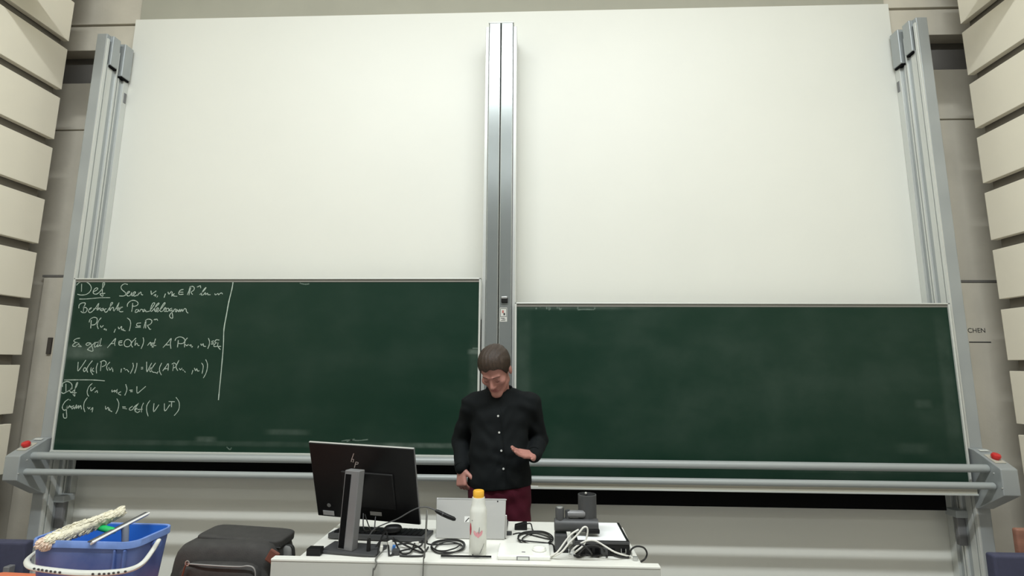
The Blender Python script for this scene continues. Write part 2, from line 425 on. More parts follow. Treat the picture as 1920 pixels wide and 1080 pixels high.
p = at(944, 590, PY); k = bx('notice_sticker', mat('sticker paper', (.62, .62, .58), .6), cp, p[0]-.027, p[0]+.027, PY-.0015, PY+.001, p[2]-.052, p[2]+.052)
mb = MB()
for dx, dz, hw, hh in ((0, .046, .022, .0015), (-.022, .015, .0013, .032), (.022, .015, .0013, .032), (0, -.014, .022, .0015), (-.006, -.026, .014, .002), (.004, -.034, .012, .0016), (-.002, -.042, .016, .0016), (.006, .004, .006, .008)):
    mb.box((p[0]+dx, PY-.0018, p[2]+dz), (2*hw, .001, 2*hh))
mb.build('sticker_print', M_INK, k)
MB().box((p[0]-.004, PY-.0018, p[2]+.022), (.012, .001, .02)).build('sticker_pictogram', mat('pictogram red', (.45, .12, .1), .6), k)

BYP = 3.72                                   # plane of the writing surfaces
def blackboard(x0, x1, zt, zb, label, patches, dust, skirt, black_bottom, th=.046):
    kk = BYP/3.8; x0, x1, zt, zb = x0*kk, x1*kk, 1.55+(zt-1.55)*kk, 1.55+(zb-1.55)*kk
    t = thing('blackboard', ((x0+x1)/2, BYP, zb-.056), label, 'blackboard', 'sliding blackboards')
    f = .011
    bx('writing_surface', board_mat('green board '+label[:12], patches, dust), t, x0+f, x1-f, BYP, BYP+.026, zb+f, zt-f)
    bx('frame_top', M_FRAME, t, x0, x1, BYP-.012, BYP+.028, zt-.010, zt, .002); bx('frame_bottom', M_FRAME, t, x0, x1, BYP-.016, BYP+.028, zb, zb+.014, .002)
    bx('frame_side', M_FRAME, t, x0, x0+.013, BYP-.012, BYP+.028, zb, zt, .002); bx('frame_side', M_FRAME, t, x1-.013, x1, BYP-.012, BYP+.028, zb, zt, .002)
    bx('inner_rebate', M_FRAMED, t, x0+.012, x1-.012, BYP-.003, BYP+.002, zt-.03, zt-.009)
    tr = bx('chalk_tray', M_TRAY, t, x0-.003, x1+.02, BYP-.022, BYP+.027, zb-th, zb-.002, .003)
    bx('tray_lip', M_FRAME, tr, x0-.004, x1+.022, BYP-.026, BYP, zb-th-.010, zb-th+.002, .002)
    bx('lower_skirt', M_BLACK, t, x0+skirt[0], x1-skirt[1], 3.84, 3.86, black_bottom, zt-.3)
    return t
lb_ = blackboard(-3.592, -.386, 2.206, .889, 'green blackboard covered with chalk formulas left of the centre column',
    [(-1.40, .785, .18, .055, .26), (.18, .215, .16, .022, .16), (1.55, .55, .06, .35, .10), (1.53, .80, .05, .02, .3), (0, .13, 1.7, .02, .10), (-.42, .16, .08, .02, .25), (1.2, .135, .35, .018, .2), (-1.58, .8, .035, .55, .14)], 0.035, (.09, .0), at(450, 891, 3.84)[2], .020)
rb_ = blackboard(-.126, 3.046, 2.018, .740, 'clean-wiped green blackboard right of the centre column, hanging lower',
    [(-1.1, 1.29, .5, .035, .22), (-1.5, .8, .07, .5, .07), (1.48, .75, .05, .5, .07), (1.2, .3, .12, .04, .08), (.8, .15, .5, .02, .08), (0, 1.32, 1.6, .05, .08), (1.3, .6, .06, .03, .1), (.3, .7, 1.3, .45, .022)], .05, (.012, .09), at(1100, 946, 3.84)[2])
# loose piece of chalk on the right tray
p = at(1001, 912, BYP-.02); tag(MB().cyl((p[0]-.03, BYP-.019, 1.55+(.740-1.55)*BYP/3.8-.044+.0055), (p[0]+.03, BYP-.018, 1.55+(.740-1.55)*BYP/3.8-.044+.0055), .005, n=10).build('chalk_stick', mat('white chalk', (.8, .8, .76), .9)), 'short white stick of chalk lying on the right tray', 'chalk')

# chalk writing, one part for each written line (pen strokes as thin ribbons on the board)
Z = {'A': (120, 515, 10.8), 'B': (270, 515, 10.667), 'C': (120, 590, 9.), 'D': (270, 590, 9.), 'E': (100, 690, 10.8), 'F': (220, 690, 8.727), 'G': (960, 555, 10.667), 'P': (0, 0, 1.)}
INK = {
'title': [('A', '358,185 352,345|255,215 300,165 370,142 440,145 510,185 550,250 545,310 500,370 430,405 340,412 270,395|600,345 650,320 685,290 670,268 630,280 595,330 595,375 640,395 700,370 770,290 820,200 815,150 795,160 780,250 775,350 790,410 780,438 745,415 725,385|730,385 835,378|310,493 450,492 600,478 750,466 935,466|1290,200 1230,185 1175,215 1155,260 1180,310 1240,360 1250,405 1200,432 1120,430|1250,400 1300,375 1330,345 1300,340 1270,390 1290,430 1340,420 1375,360 1370,420 1400,420 1450,360 1420,350 1400,400 1430,435 1480,410|1490,430 1510,350 1505,400 1555,350 1565,400 1600,410'),
  ('B', '140,320 150,395 180,370 245,325|195,420 235,395 225,440|275,420 255,455|430,380 400,460|480,345 500,390 550,330|565,340 555,435|610,380 570,410 620,430 665,432|790,295 730,310 695,360 710,395 790,390|700,350 785,350|920,240 900,320 865,405|935,260 915,330 900,410|915,245 970,232 1005,260 995,310 940,345|940,345 960,385 975,395|1060,250 1090,230 1085,245 1125,220 1135,270|1110,400 1180,340 1240,265 1220,270 1170,340 1145,405 1190,400 1225,355 1230,400 1270,370 1280,400 1330,400|1415,375 1430,405 1480,375 1490,405 1530,370 1560,370 1570,390')],
'second': [('A', '300,680 310,610 370,572 430,575 420,620 385,665|400,640 390,760|385,665 440,665 470,700 440,760 380,770 340,740|490,720 540,690 560,670 530,680 495,720 510,765 560,755 640,670 705,580 680,680 665,720|600,690 740,675|680,720 720,680 730,720|800,680 760,690 745,720 770,730 800,690 805,730|860,690 830,700 825,750 870,750 940,640 985,580 975,562 950,580 935,650 930,730 970,670 1000,670 1000,730|1010,740 1070,650 1115,565 1090,650 1080,730|1040,690 1190,655|1100,720 1150,680 1130,665 1110,710 1140,750 1200,745|1285,650 1285,600 1330,545 1400,518 1470,540 1500,580 1480,620 1420,640 1390,630|1390,575 1385,660 1370,750|1490,700 1450,720 1445,765 1490,750 1510,705 1515,750|1530,750 1560,700 1600,720|1640,700 1600,720 1605,750 1650,720 1660,750 1728,740'),
  ('B', '110,735 170,650 215,580 195,560 160,600 130,690 150,735 220,660 300,580 280,570 240,620 210,700 240,740 290,680 270,665 240,710 270,745 280,740 360,660 420,580 410,560 370,610 320,700 340,740 380,720|400,700 440,670 420,660 395,700 420,740 450,710|470,670 440,700 460,740 500,710 480,665|560,670 515,690 520,730 560,700 560,750 575,830 570,870 530,860 510,820 540,770 590,720|590,740 610,690 640,690|670,700 635,710 640,745 680,710 690,745|700,745 720,690 730,740 760,690 770,735 810,680 840,690 850,740 885,770')],
'third': [('C', '425,130 440,80 500,45 550,55 560,90 540,150 490,175 450,165|460,95 450,230|630,50 580,110 560,180 580,240|615,180 630,215 665,180|670,250 690,235 690,260|715,240 712,270|870,240 845,300|915,205 930,240 970,195|975,195 970,260|1010,240 985,255 1040,275|1065,55 1110,90 1125,150 1115,220 1100,275|1300,140 1240,145 1225,170 1240,190 1295,188|1205,212 1295,212|1385,90 1365,150 1345,230'),
  ('D', '35,95 30,150 28,230|20,100 70,75 125,90 130,130 100,165 50,185|50,175 80,220 95,245 120,245|165,90 190,75 185,90 215,75 232,100')],
'fourth': [('C', '270,395 210,405 165,440 190,465 230,470|200,470 155,500 150,530 200,535|205,520 255,485 240,490 275,525 295,540 240,535|455,480 400,475 370,500 400,520 450,490 470,530 490,600 470,618 430,605 390,585|400,580 470,520 530,465 510,530 530,545 570,500 600,430 575,500 560,540 600,520|630,400 605,520 640,520|540,470 600,460|730,560 800,480 870,400 855,470 860,525|800,490 850,485|985,440 930,450 925,490 940,515 990,510|925,475 980,470|1085,415 1040,430 1015,480 1030,530 1085,540 1125,505 1130,450 1085,415|1215,395 1150,460 1135,510 1160,550|1210,430 1195,520 1230,480 1250,520 1275,520|1335,385 1345,440 1330,510 1300,575'),
  ('D', '60,520 110,465 115,520 150,490|150,490 120,510 160,545 130,545|195,405 175,470 165,520 205,520|120,480 190,475|320,555 390,480 460,400 445,480 455,575|375,510 430,510|525,440 540,400 600,375 660,390 690,430 670,475 620,490 575,480|580,430 565,550|735,390 700,430 685,490 685,550|700,500 720,525 750,500|760,520 795,510 790,540|820,530 805,555|920,525 908,565|960,490 970,520 1000,490 1005,530 1045,535|1085,395 1105,450 1100,510 1075,575|1180,440 1145,450 1150,470 1180,468|1130,495 1180,492|1270,430 1220,425 1195,460 1230,475|1230,470 1190,500 1180,535 1230,535|1250,470 1240,540|1300,535 1250,540 1290,590')],
'fifth': [('C', '240,800 235,870 235,950 300,870 370,765|350,890 325,930 345,960 375,920 350,890|480,775 420,850 385,920 400,975|460,890 450,950 490,1015|500,900 470,940 510,960|570,815 545,900 550,990|630,800 615,950|610,800 670,775 710,800 700,850 640,880|775,800 730,850 720,900 740,945|755,890 775,935 810,890|820,910 825,965|970,910 960,975|1005,905 1030,915|1030,940 1060,925 1095,970|1160,815 1170,880 1120,995|1230,815 1225,880 1190,990|1300,890 1335,888|1300,918 1335,912'),
  ('D', '45,795 45,880 50,965 100,870 130,815|120,890 95,935 110,965 130,930 120,890|195,815 150,880 125,930 150,970 190,975 230,995|240,960 215,990|300,815 265,890 265,960 295,1020|315,950 360,890 410,825 405,945|345,915 395,910|500,840 485,950|470,835 510,815 540,840 535,880 495,900|590,770 550,850 545,900 570,945|595,905 615,930 645,900|650,930 670,940|680,950 700,975|825,935 805,1005|850,900 870,945 890,910 905,950 935,945|970,815 1000,870 980,995|1040,755 1070,830 1065,920 1040,1000 1000,1070')],
'sixth': [('E', '220,243 520,240 820,243 1040,260|255,320 255,480|185,380 195,310 280,272 360,310 380,380 340,440 260,490 200,515 165,490|330,450 380,415 370,400 335,450 350,490 400,470 460,390 495,300 470,310 445,400 430,480 435,570 395,530|350,500 470,500|790,310 720,380 685,480 700,550 720,570|760,390 765,465 850,390|840,495 885,460 895,505|1190,440 1190,485 1250,450 1240,490 1300,430|1290,440 1285,510|1370,480 1310,515 1370,550|1465,330 1490,420 1475,490 1445,555|1540,450 1605,447|1560,478 1605,478'), ('F', '320,300 325,410 390,365 465,300')],
'seventh': [('E', '330,640 345,655|310,630 240,680 190,760 185,820 220,855 270,830 280,760 265,870 270,1000 210,1005 200,920|290,820 330,760 340,800 360,770|420,760 370,790 380,830 420,790 430,830 470,740 465,820 510,760 510,820 550,760 570,835|690,600 630,690 615,800 640,890|695,790 720,830 745,790|755,850 800,800 785,895|1055,770 1065,835 1110,790|1120,800 1120,860|1150,830 1130,850 1190,885|1285,620 1325,710 1310,830 1265,925|1395,785 1465,790|1400,810 1490,828'),
  ('F', '250,625 200,660 205,690 250,680 275,640 350,575|350,575 285,670 300,720|290,690 325,660 300,665 295,700 330,730 370,700|430,570 400,640 395,725|330,680 415,675|535,530 485,610 480,700 505,790|600,580 595,715 680,600|770,580 778,705 860,600|840,548 940,552|888,560 885,640|960,480 1010,560 1005,680 930,780')],
'rule': [('P', '437,528 435,541 429,566 424.7,590 420,616.7 418.9,645.6 416.7,674.4 413.6,708 411,735 409.6,750')]}
def ink(strokes, name, m, parent, w=.0032, Y=BYP-.0012):
    mb = MB()
    for zk, txt in strokes:
        ox, oy, sc = Z[zk]
        for st in txt.split('|'):
            P2 = [at(ox+float(a)/sc, oy+float(b)/sc, Y) for a, b in (q.split(',') for q in st.split())]
            P2 = smooth_path(P2, 4); n = len(P2); v = []
            for i in range(n):
                t = P2[min(i+1, n-1)]-P2[max(i-1, 0)]; t = t/(np.linalg.norm(t)+1e-9); nr = np.array([-t[2], 0, t[0]])
                ww = w*random.uniform(.75, 1.2); v += [P2[i]+nr*ww, P2[i]-nr*ww]
            mb.add(v, [(2*i, 2*i+1, 2*i+3, 2*i+2) for i in range(n-1)])
    o = mb.build(name, m, parent, smooth=False); o['kind'] = 'stuff'; return o
for kx in INK: ink(INK[kx], 'chalk_rule' if kx == 'rule' else 'chalk_writing', M_CHALK, lb_, (.0038 if kx == 'rule' else .0028))
ink([('P', '562,530.5 566,532 573,533 580,532|886,653 898,653')], 'chalk_trace', M_CHALKF, lb_, .005)
ink([('P', '640,827 655,825 672,826 690,824|650,828 665,823|425,838 431,843 434,839')], 'chalk_trace', M_CHALKF, lb_, .004)
ink([('G', '490,225 480,265|575,165 555,225|690,180 695,265|735,190 735,275 760,255 760,200|905,180 905,260|940,225 960,275 990,240|1325,185 1310,265|1310,275 1460,268 1640,272|1655,175 1655,270')], 'chalk_trace', M_CHALKF, rb_, .005)

# rails with their two consoles
gr = thing('guard_rail', (XC, 3.6, .7), 'pair of grey tubular rails running in front of the blackboards', 'rail')
def rail(y, px0, px1, Y, r):
    a = at(px0[0], px0[1], Y); b = at(px1[0], px1[1], Y); z = (a[2]+b[2])/2
    return MB().tube([(a[0], Y, z), (XC, Y, z), (b[0], Y, z)], r, 16).build('rail', mat('grey rail tube', (.37, .395, .39), .42, .1), gr)
rail(0, (56, 856), (1850, 876.5), 3.615, .0265); rail(0, (47, 888.5), (1862, 907), 3.575, .0225)
for sg, side in ((-1, 'left'), (1, 'right')):
    xo = XC+sg*3.385; xi = XC+sg*3.278; a, b = min(xo, xi), max(xo, xi)
    t = thing('control_console', ((a+b)/2, 3.63, .6), f'grey wedge-shaped console with red push button on the {side} post', 'console', 'consoles at the rail ends')
    prof = [(3.515, .745), (3.515, .905), (3.53, .915), (3.705, 1.0), (3.749, 1.003), (3.749, .61), (3.73, .61)]
    MB().prism([(a, y, z) for y, z in prof], (b-a, 0, 0)).build('console_body', M_ALU, t, .005)
    dv = np.array([0, .175, .085]); dv /= np.linalg.norm(dv); nv = np.array([0, -dv[2], dv[1]])
    Rm = np.array([[1, 0, 0], [0, dv[1], nv[1]], [0, dv[2], nv[2]]])
    c0 = np.array([(a+b)/2, 3.61, .915+.085*(3.61-3.53)/.175])
    pl = MB().box(c0+nv*.003, (.07, .09, .006), Rm).build('button_plate', M_TRAY, t, .002)
    MB().lathe([(.020, 0), (.020, .012), (.026, .014), (.027, .026), (.022, .034), (.0, .037)], c0+nv*.004, 20, Rm).build('push_button', M_RED, t)
    MB().box(np.array([(a+b)/2, 3.69, .994])+nv*.004, (.06, .02, .002), Rm).build('label_plate', M_FRAME, t, .0005)
    for yy, zz in ((3.60, .872), (3.55, .79)):
        xs = xi
        MB().ball((xs, yy-.03, zz), .006, 8).build('screw', M_SILV, t)

# ================================================================== LECTURER'S DESK
DZ = .80
D = lambda x, y, dz=0.: onz(x, y, DZ+dz)
dk = thing('lecture_desk', (-.28, 2.35, FZ), 'white lecture desk with grey front panel standing before the boards', 'desk')
fx0, fx1 = D(510, 1048)[0], D(1233, 1056)[0]; fy = 2.085
tx0, tx1 = D(559, 1045)[0], D(1200, 1051)[0]; ty1 = D(945, 977)[1]
bx('tabletop', M_DESKT, dk, tx0, tx1, fy+.001, ty1, DZ-.025, DZ, .003)
bx('front_panel', M_DESKF, dk, fx0, fx1, fy-.022, fy, .05, DZ+.0, .002)
bx('front_edge', M_DESKT, dk, fx0, fx1, fy-.024, fy+.012, DZ-.004, DZ+.004, .0015)
bx('side_panel', M_DESKF, dk, tx0+.02, tx0+.045, fy+.02, ty1-.05, FZ, DZ-.025, .002); bx('side_panel', M_DESKF, dk, tx1-.045, tx1-.02, fy+.02, ty1-.05, FZ, DZ-.025, .002)
bx('modesty_shelf', M_DESKF, dk, tx0+.045, tx1-.045, fy+.05, ty1-.12, .30, .32, .002)
def cable(name, label, pts, r=.003, m=None, n=8, k=7, group=None, closed=False):
    return tag(MB().tube(smooth_path(pts, k, closed), r, n, closed).build(name, m or M_CABLE), label, 'cable', group)
def Dl(seq, lift=.004): return [D(x, y)+np.array([0, 0, lift+(h[0] if h else 0)]) for x, y, *h in seq]

# ---- monitor seen from behind
mc = CAM+.9375*(np.array([-.799, 2.499, .987])-CAM); ps_, ta, ro = .154, .365, .027; MW, MH = .497, .370
r_ = np.array([math.cos(ps_), -math.sin(ps_), 0]); nb = np.array([-math.sin(ps_), -math.cos(ps_), 0]); u_ = math.cos(ta)*np.array([0, 0, 1.])+math.sin(ta)*nb
r_, u_ = math.cos(ro)*r_-math.sin(ro)*u_, math.sin(ro)*r_+math.cos(ro)*u_
nb = np.cross(r_, u_); RM = np.stack([r_, -nb, u_], 1)       # local y points to the screen side
mp = lambda a, b, c: mc+RM@np.array([a, b, c])
cb = D(646, 1041); cb[1] += .03
mo = thing('monitor', (cb[0], cb[1], DZ), 'black flat monitor turned away on a grey column stand, left on the desk', 'monitor')
MB().box(mp(0, .008, 0), (MW, .014, MH), RM).build('housing', M_BLK2, mo, .004)
MB().box(mp(.02, -.001, -.03), (MW*.50, .012, MH*.48), RM).build('rear_bulge', M_BLK2, mo, .006, 3)
MB().box(mp(0, .0165, 0), (MW-.02, .004, MH-.02), RM).build('screen', mat('dark screen', (.01, .01, .012), .15), mo, .001)
MB().box(mp(0, .009, MH/2+.001), (MW, .011, .002), RM).build('top_bezel', M_SILV, mo, .001); MB().box(mp(MW/2+.001, .008, 0), (.002, .011, MH), RM).build('side_bezel', M_MGREY, mo, .001)
zt = at(648, 880, cb[1])[2]
cR = rotz(-.32)
MB().prism([(cb+cR@np.array(q))*np.array([1, 1, 0])+np.array([0, 0, DZ+.012]) for q in ((-.036, -.018, 0), (.034, -.018, 0), (.034, .020, 0), (-.036, .020, 0))], (.018, -.008, zt-DZ-.012)).build('stand_column', M_MGREY, mo, .003)
sl = cR@np.array([-.012, -.0185, 0])
MB().prism([(cb+sl)*np.array([1, 1, 0])+cR@np.array(q)+np.array([0, 0, DZ+.02]) for q in ((-.019, -.001, 0), (.008, -.001, 0), (.008, .003, 0), (-.019, .003, 0))], (.018, -.008, zt-DZ-.035)).build('column_slot', M_BLACK, mo)
hp = mp(-.03, -.012, .01)
MB().tube([np.array([cb[0]+.015, cb[1], zt-.075]), hp], [.022, .026], 12).build('tilt_arm', M_DGREY, mo)
MB().box((cb[0]+.02, cb[1]+.02, DZ+.007), (.24, .12, .011), rotz(-.15)).build('stand_base', M_DGREY, mo, .004)
# printed marks on the housing: slanted logo strokes, round seal, type plates
lg = MB()
def onback(pts, wd, mb):
    P = [mp(a, -.0008, c) for a, c in pts]
    for i in range(len(P)-1):
        t = P[i+1]-P[i]; t /= np.linalg.norm(t); sd = np.cross(t, nb)*wd
        mb.add([P[i]-sd, P[i]+sd, P[i+1]+sd, P[i+1]-sd], [(0, 1, 2, 3)])
def backpx(x, y):
    d = ray(x, y); k = ((mp(0, 0, 0)-CAM)@nb)/(d@nb); q = RM.T@(CAM+d*k-mc); return q[0], q[2]
onback([backpx(663.5, 850), backpx(659.5, 861), backpx(658.5, 866)], .0016, lg); onback([backpx(659.5, 861), backpx(663.5, 861), backpx(662, 867)], .0014, lg)
onback([backpx(667.5, 866), backpx(664.5, 877), ], .0016, lg); onback([backpx(667.5, 866), backpx(672, 867), backpx(671, 870), backpx(667, 870.5)], .0014, lg)
lg.build('logo_mark', M_SILV, mo)
a, c = backpx(617, 947); MB().lathe([(.0095, 0), (.0095, .0008)], mp(a, -.0008, c), 20, np.stack([r_, u_, nb], 1)).build('round_seal', M_SILV, mo)
for (x0, y0), (w1, h1) in (((616.5, 961.5), (.055, .022)), ((705, 963), (.055, .018))):
    a, c = backpx(x0, y0); MB().box(mp(a, -.0008-(.02 if x0 > 650 else 0)*0, c), (w1, .0016, h1), RM).build('type_plate', mat('grey plate', (.45, .45, .46), .5), mo)
MB().tube(smooth_path([mp(*[backpx(673, 948)[0], -.006, backpx(673, 948)[1]]), mp(backpx(674, 962)[0], -.012, backpx(674, 962)[1])], 2), .008, 8).build('cable_plug', M_FRAME, mo)
for i, (xa, ya, xb, yb) in enumerate(((660, 960, 666, 996), (683, 960, 690, 997), (686, 962, 703, 999), (706, 966, 708, 996))):
    a, c = backpx(xa, ya); e = D(xb, 1012)+np.array([0, .03, .02]); st = mp(a, -.01, c)
    MB().tube(smooth_path([st, (st+e)/2+np.array([.006*(-1)**i, -.02, -.02]), e+np.array([0, -.01, .012])], 6), .0028, 6).build('monitor_lead', M_CABLE, mo)

# ---- keyboard lying behind the monitor stand
k0, k1, k2, k3 = D(612, 1016), D(800, 1024), D(815, 994), D(636, 991)
kc = (k0+k1+k2+k3)/4; kx = (k1-k0)/np.linalg.norm(k1-k0); ky = np.cross([0, 0, 1.], kx); KR = np.stack([kx, ky, [0, 0, 1.]], 1)*1.
KW, KD = np.linalg.norm(k1-k0)*.99, .135
kb = thing('keyboard', (kc[0], kc[1], DZ), 'long black keyboard lying on the desk under the monitor', 'keyboard')
MB().prism([kc+KR@np.array(q)-np.array([0, 0, kc[2]-DZ]) for q in ((-KW/2, -KD/2, .004), (-KW/2, -KD/2, .026), (-KW/2, KD/2, .014), (-KW/2, KD/2, .003))], kx*KW).build('keyboard_case', M_DGREY, kb, .003)
km = None
for rr in range(5):
    for cc in range(17):
        q = kc+KR@np.array([-KW/2+.02+(cc+.5)*(KW-.04)/17, -KD/2+.022+rr*.022, 0]); q[2] = DZ+.026-.012*(.022+rr*.022)/KD+.003
        if km is None: km = MB().box(q, ((KW-.04)/17-.003, .018, .006), KR).build('key', M_BLK2, kb); kq = q
        else:
            o = km.copy(); COL.objects.link(o); o.location = q-kq
for sx in (-1, 1): MB().box(kc+KR@np.array([sx*KW*.4, -KD/2+.012, 0])-np.array([0, 0, kc[2]-DZ-.003]), (.03, .012, .006), KR).build('foot', M_BLACK, kb)

# ---- silver tablet computer on its stand
l0, l1 = D(817, 1010), D(946, 1013); lw = l1[0]-l0[0]; ly = (l0[1]+l1[1])/2; lx = (l0[0]+l1[0])/2
ztop = at(880, 934, ly+.06)[2]; lh = math.hypot(ztop-DZ, .06); la = math.atan2(.06, ztop-DZ)
LR = rotx(-la)
lt = thing('tablet_computer', (lx, ly+.05, DZ), 'silver tablet computer standing open on the desk in front of the lecturer', 'computer')
lp = lambda a, b, c: np.array([lx, ly, DZ])+LR@np.array([a, b, c])
MB().prism([lp(-lw/2, 0, .003), lp(lw/2, 0, .003), lp(lw/2+.002, 0, lh), lp(-lw/2-.012, 0, lh)], LR@np.array([0, .008, 0])).build('lid', M_LAPT, lt, .003)
MB().box(lp(0, .0085, lh/2), (lw-.012, .002, lh-.012), LR).build('screen', mat('dark grey screen', (.05, .05, .055), .2), lt)  # tablet screen in plain dark grey
MB().box((lx+.005, ly+.14, DZ+.007), (lw, .235, .008)).build('keyboard_cover', M_DGREY, lt, .002)
MB().box(lp(lw/2+.004, .010, lh*.33), (.008, .01, lh*.55), LR).build('stylus', M_SILV, lt, .003)
MB().box(lp(0, -.0004, lh-.004), (lw+.01, .0015, .005), LR).build('top_edge', M_SILV, lt)
a = (at(933, 942, ly+.05)-np.array([lx, ly, DZ])); MB().cyl(lp(a[0], -.001, lh-.012), lp(a[0], .0, lh-.012), .003, n=12).build('rear_lens', M_BLACK, lt)
a = at(875.5, 973.5, ly+.03); st_ = MB().box(lp(a[0]-lx, -.0006, (a[2]-DZ)/math.cos(la)), (.022, .0008, .024), LR).build('sticker', mat('white sticker', (.72, .72, .7), .5), lt)
MB().box(lp(a[0]-lx+.002, -.0012, (a[2]-DZ)/math.cos(la)-.002), (.004, .0008, .022), LR@roty(.75)).build('sticker_mark', M_INK, st_)

# ---- drinking bottle
bp_ = D(894, 1046); br = .0345
bt = thing('drinking_bottle', (bp_[0], bp_[1]+br, DZ), 'white drinking bottle with orange cap and red flowers at the desk edge', 'bottle')
bc = np.array([bp_[0], bp_[1]+br*.95, DZ]); bs = (at(894, 919, bc[1])[2]-DZ)/.29
M_BOT = mat('white bottle glass', (.74, .745, .69), .22, var=.03, scale=30)
MB().lathe([(.0, 0), (.031, 0), (.0345, .006), (.0345, .194*bs), (.0335, .203*bs), (.0305, .216*bs), (.0275, .226*bs), (.0268, .25*bs), (.0255, .259*bs), (.0, .259*bs)], bc, 32).build('bottle_body', M_BOT, bt)
MB().lathe([(.0, .255*bs), (.0215, .255*bs), (.0225, .262*bs), (.0225, .286*bs), (.020, .290*bs), (.0, .290*bs)], bc, 28).build('cap', mat('orange cap', (.80, .42, .04), .4), bt)
def petal(px, py, w1, h1, tilt, m, nm):
    a0 = math.asin(max(-.98, min(.98, (at(px, py, bc[1]-.02)[0]-bc[0])/br))); zc = at(px, py, bc[1]-br)[2]
    v = []; N = 12
    for i in range(N):
        t = 2*math.pi*i/N; x, y = w1*math.cos(t), h1*math.sin(t)*(1-.35*math.cos(t)**2); x, y = x*math.cos(tilt)-y*math.sin(tilt), x*math.sin(tilt)+y*math.cos(tilt)
        aa = a0+x/br; v.append(bc*np.array([1, 1, 0])+np.array([(br+.0006)*math.sin(aa), -(br+.0006)*math.cos(aa), zc+y]))
    return MB().add(v, [tuple(range(N))]).build(nm, m, bt, smooth=False)
M_PR = mat('flower red', (.50, .03, .06), .5); M_PP = mat('flower pink', (.72, .33, .36), .5)
petal(882.5, 994, .006, .024, .0, M_PR, 'flower_print'); petal(892, 1001, .006, .013, .6, M_PP, 'flower_print'); petal(897, 1003, .006, .012, .1, M_PP, 'flower_print'); petal(902, 1001, .006, .013, -.5, M_PP, 'flower_print')
petal(899, 995, .0015, .014, -.1, M_MGREY, 'stem_print'); petal(886, 977, .0022, .0022, 0, M_MGREY, 'dot_print'); petal(904, 1030, .0018, .022, -.5, M_MGREY, 'stem_print'); petal(887, 1041, .003, .003, 0, M_INK, 'dot_print')

# ---- gooseneck microphone
mb_ = D(689, 1041); mic = thing('gooseneck_microphone', (mb_[0], mb_[1], DZ), 'black gooseneck microphone bending in front of the monitor', 'microphone')
Ym = mb_[1]+.0
MB().lathe([(.0, 0), (.022, 0), (.022, .006), (.008, .01), (.0075, .055), (.005, .06), (.0, .06)], (mb_[0], Ym+.01, DZ), 16).build('socket', M_BLK2, mic)
MB().tube(smooth_path([(mb_[0], Ym+.01, DZ+.055), at(692, 1005, Ym), at(702, 992, Ym), at(720, 983, Ym-.01), at(745, 973, Ym-.02), at(775, 956, Ym-.02), at(795, 950.5, Ym-.02), at(810, 954, Ym-.02), at(818, 958, Ym-.02)], 8), .0024, 8).build('gooseneck', M_DGREY, mic)
MB().tube([at(816, 957, Ym-.02), at(820, 959, Ym-.02), at(829, 963.5, Ym-.02), at(840, 968.5, Ym-.02), at(851, 973, Ym-.02), at(854.5, 974.5, Ym-.02)], [.004, .0075, .0085, .0085, .008, .004], 14).build('capsule', M_BLK2, mic)
MB().tube([at(829, 963.5, Ym-.02), at(831, 964.4, Ym-.02)], .0092, 14).build('capsule_ring', M_DGREY, mic)

# ---- cables, adapters and small things on the desk
def coil(name, label, cx, cy, rx, ry, turns, r, tail=(), head=(), m=None):
    c = D(cx, cy); sx = abs(D(cx+rx, cy)[0]-c[0]); sy = abs(D(cx, cy-ry)[1]-c[1]); pts = [p for p in Dl(head, r)]
    N = 12
    for i in range(int(turns*N)+1):
        a = 2*math.pi*i/N; k = .80+.2*math.sin(i*.31)+random.uniform(-.02, .02)
        pts.append(c+np.array([sx*k*math.cos(a)+.008*math.sin(i*.17), sy*k*math.sin(a), r+.0022*(i/N)*r/.003+.0015*(math.sin(i*1.3)+1)]))
    pts += [p for p in Dl(tail, r)]
    return tag(MB().tube(smooth_path(pts, 4), r, 8).build(name, m or M_CABLE), label, 'cable')
coil('cable_coil', 'black cable coiled on the desk left of the bottle', 840, 1028, 35, 13.5, 3.1, .0029, tail=((806, 1022), (801, 1016)))
coil('cable_coil', 'black cable coiled on the desk beside the document camera', 1004, 1013, 36, 14, 2.6, .0029, tail=((1030, 1020), (1038, 1026)), head=((962, 1003), (980, 1001)))
t = thing('cable_plug', D(953, 1003), 'small dark plug at the end of the right cable coil', 'plug')
p = D(953, 1003); MB().box(p+np.array([0, 0, .008]), (.032, .016, .014)).build('plug_shell', M_DGREY, t, .003); MB().box(p+np.array([-.02, 0, .008]), (.012, .012, .008)).build('plug_tip', M_SILV, t, .001)
t = thing('power_adapter', D(977, 992), 'black wedge-shaped adapter lying right of the tablet computer', 'adapter')
p = D(977, 993); MB().prism([p+np.array(q) for q in ((-.030, -.012, .0), (-.030, -.012, .020), (.020, -.012, .034), (.028, -.012, .030), (.028, -.012, .0))], (0, .03, 0)).build('adapter_body', M_BLK2, t, .003)
MB().tube(smooth_path([p+np.array([.026, 0, .026]), p+np.array([.044, 0, .027]), p+np.array([.050, -.002, .012]), p+np.array([.052, -.012, .006]), p+np.array([.056, -.03, .005])], 5), .003, 8).build('adapter_lead', M_CABLE, t)
# stick along the front edge
p, q = D(826, 1047.5), D(921, 1049); tag(MB().tube([p+np.array([0, .006, .008]), q+np.array([0, .006, .008])], .004, 8).build('pointer_pen', M_BLK2), 'thin black pen lying along the front edge of the desk', 'pen')
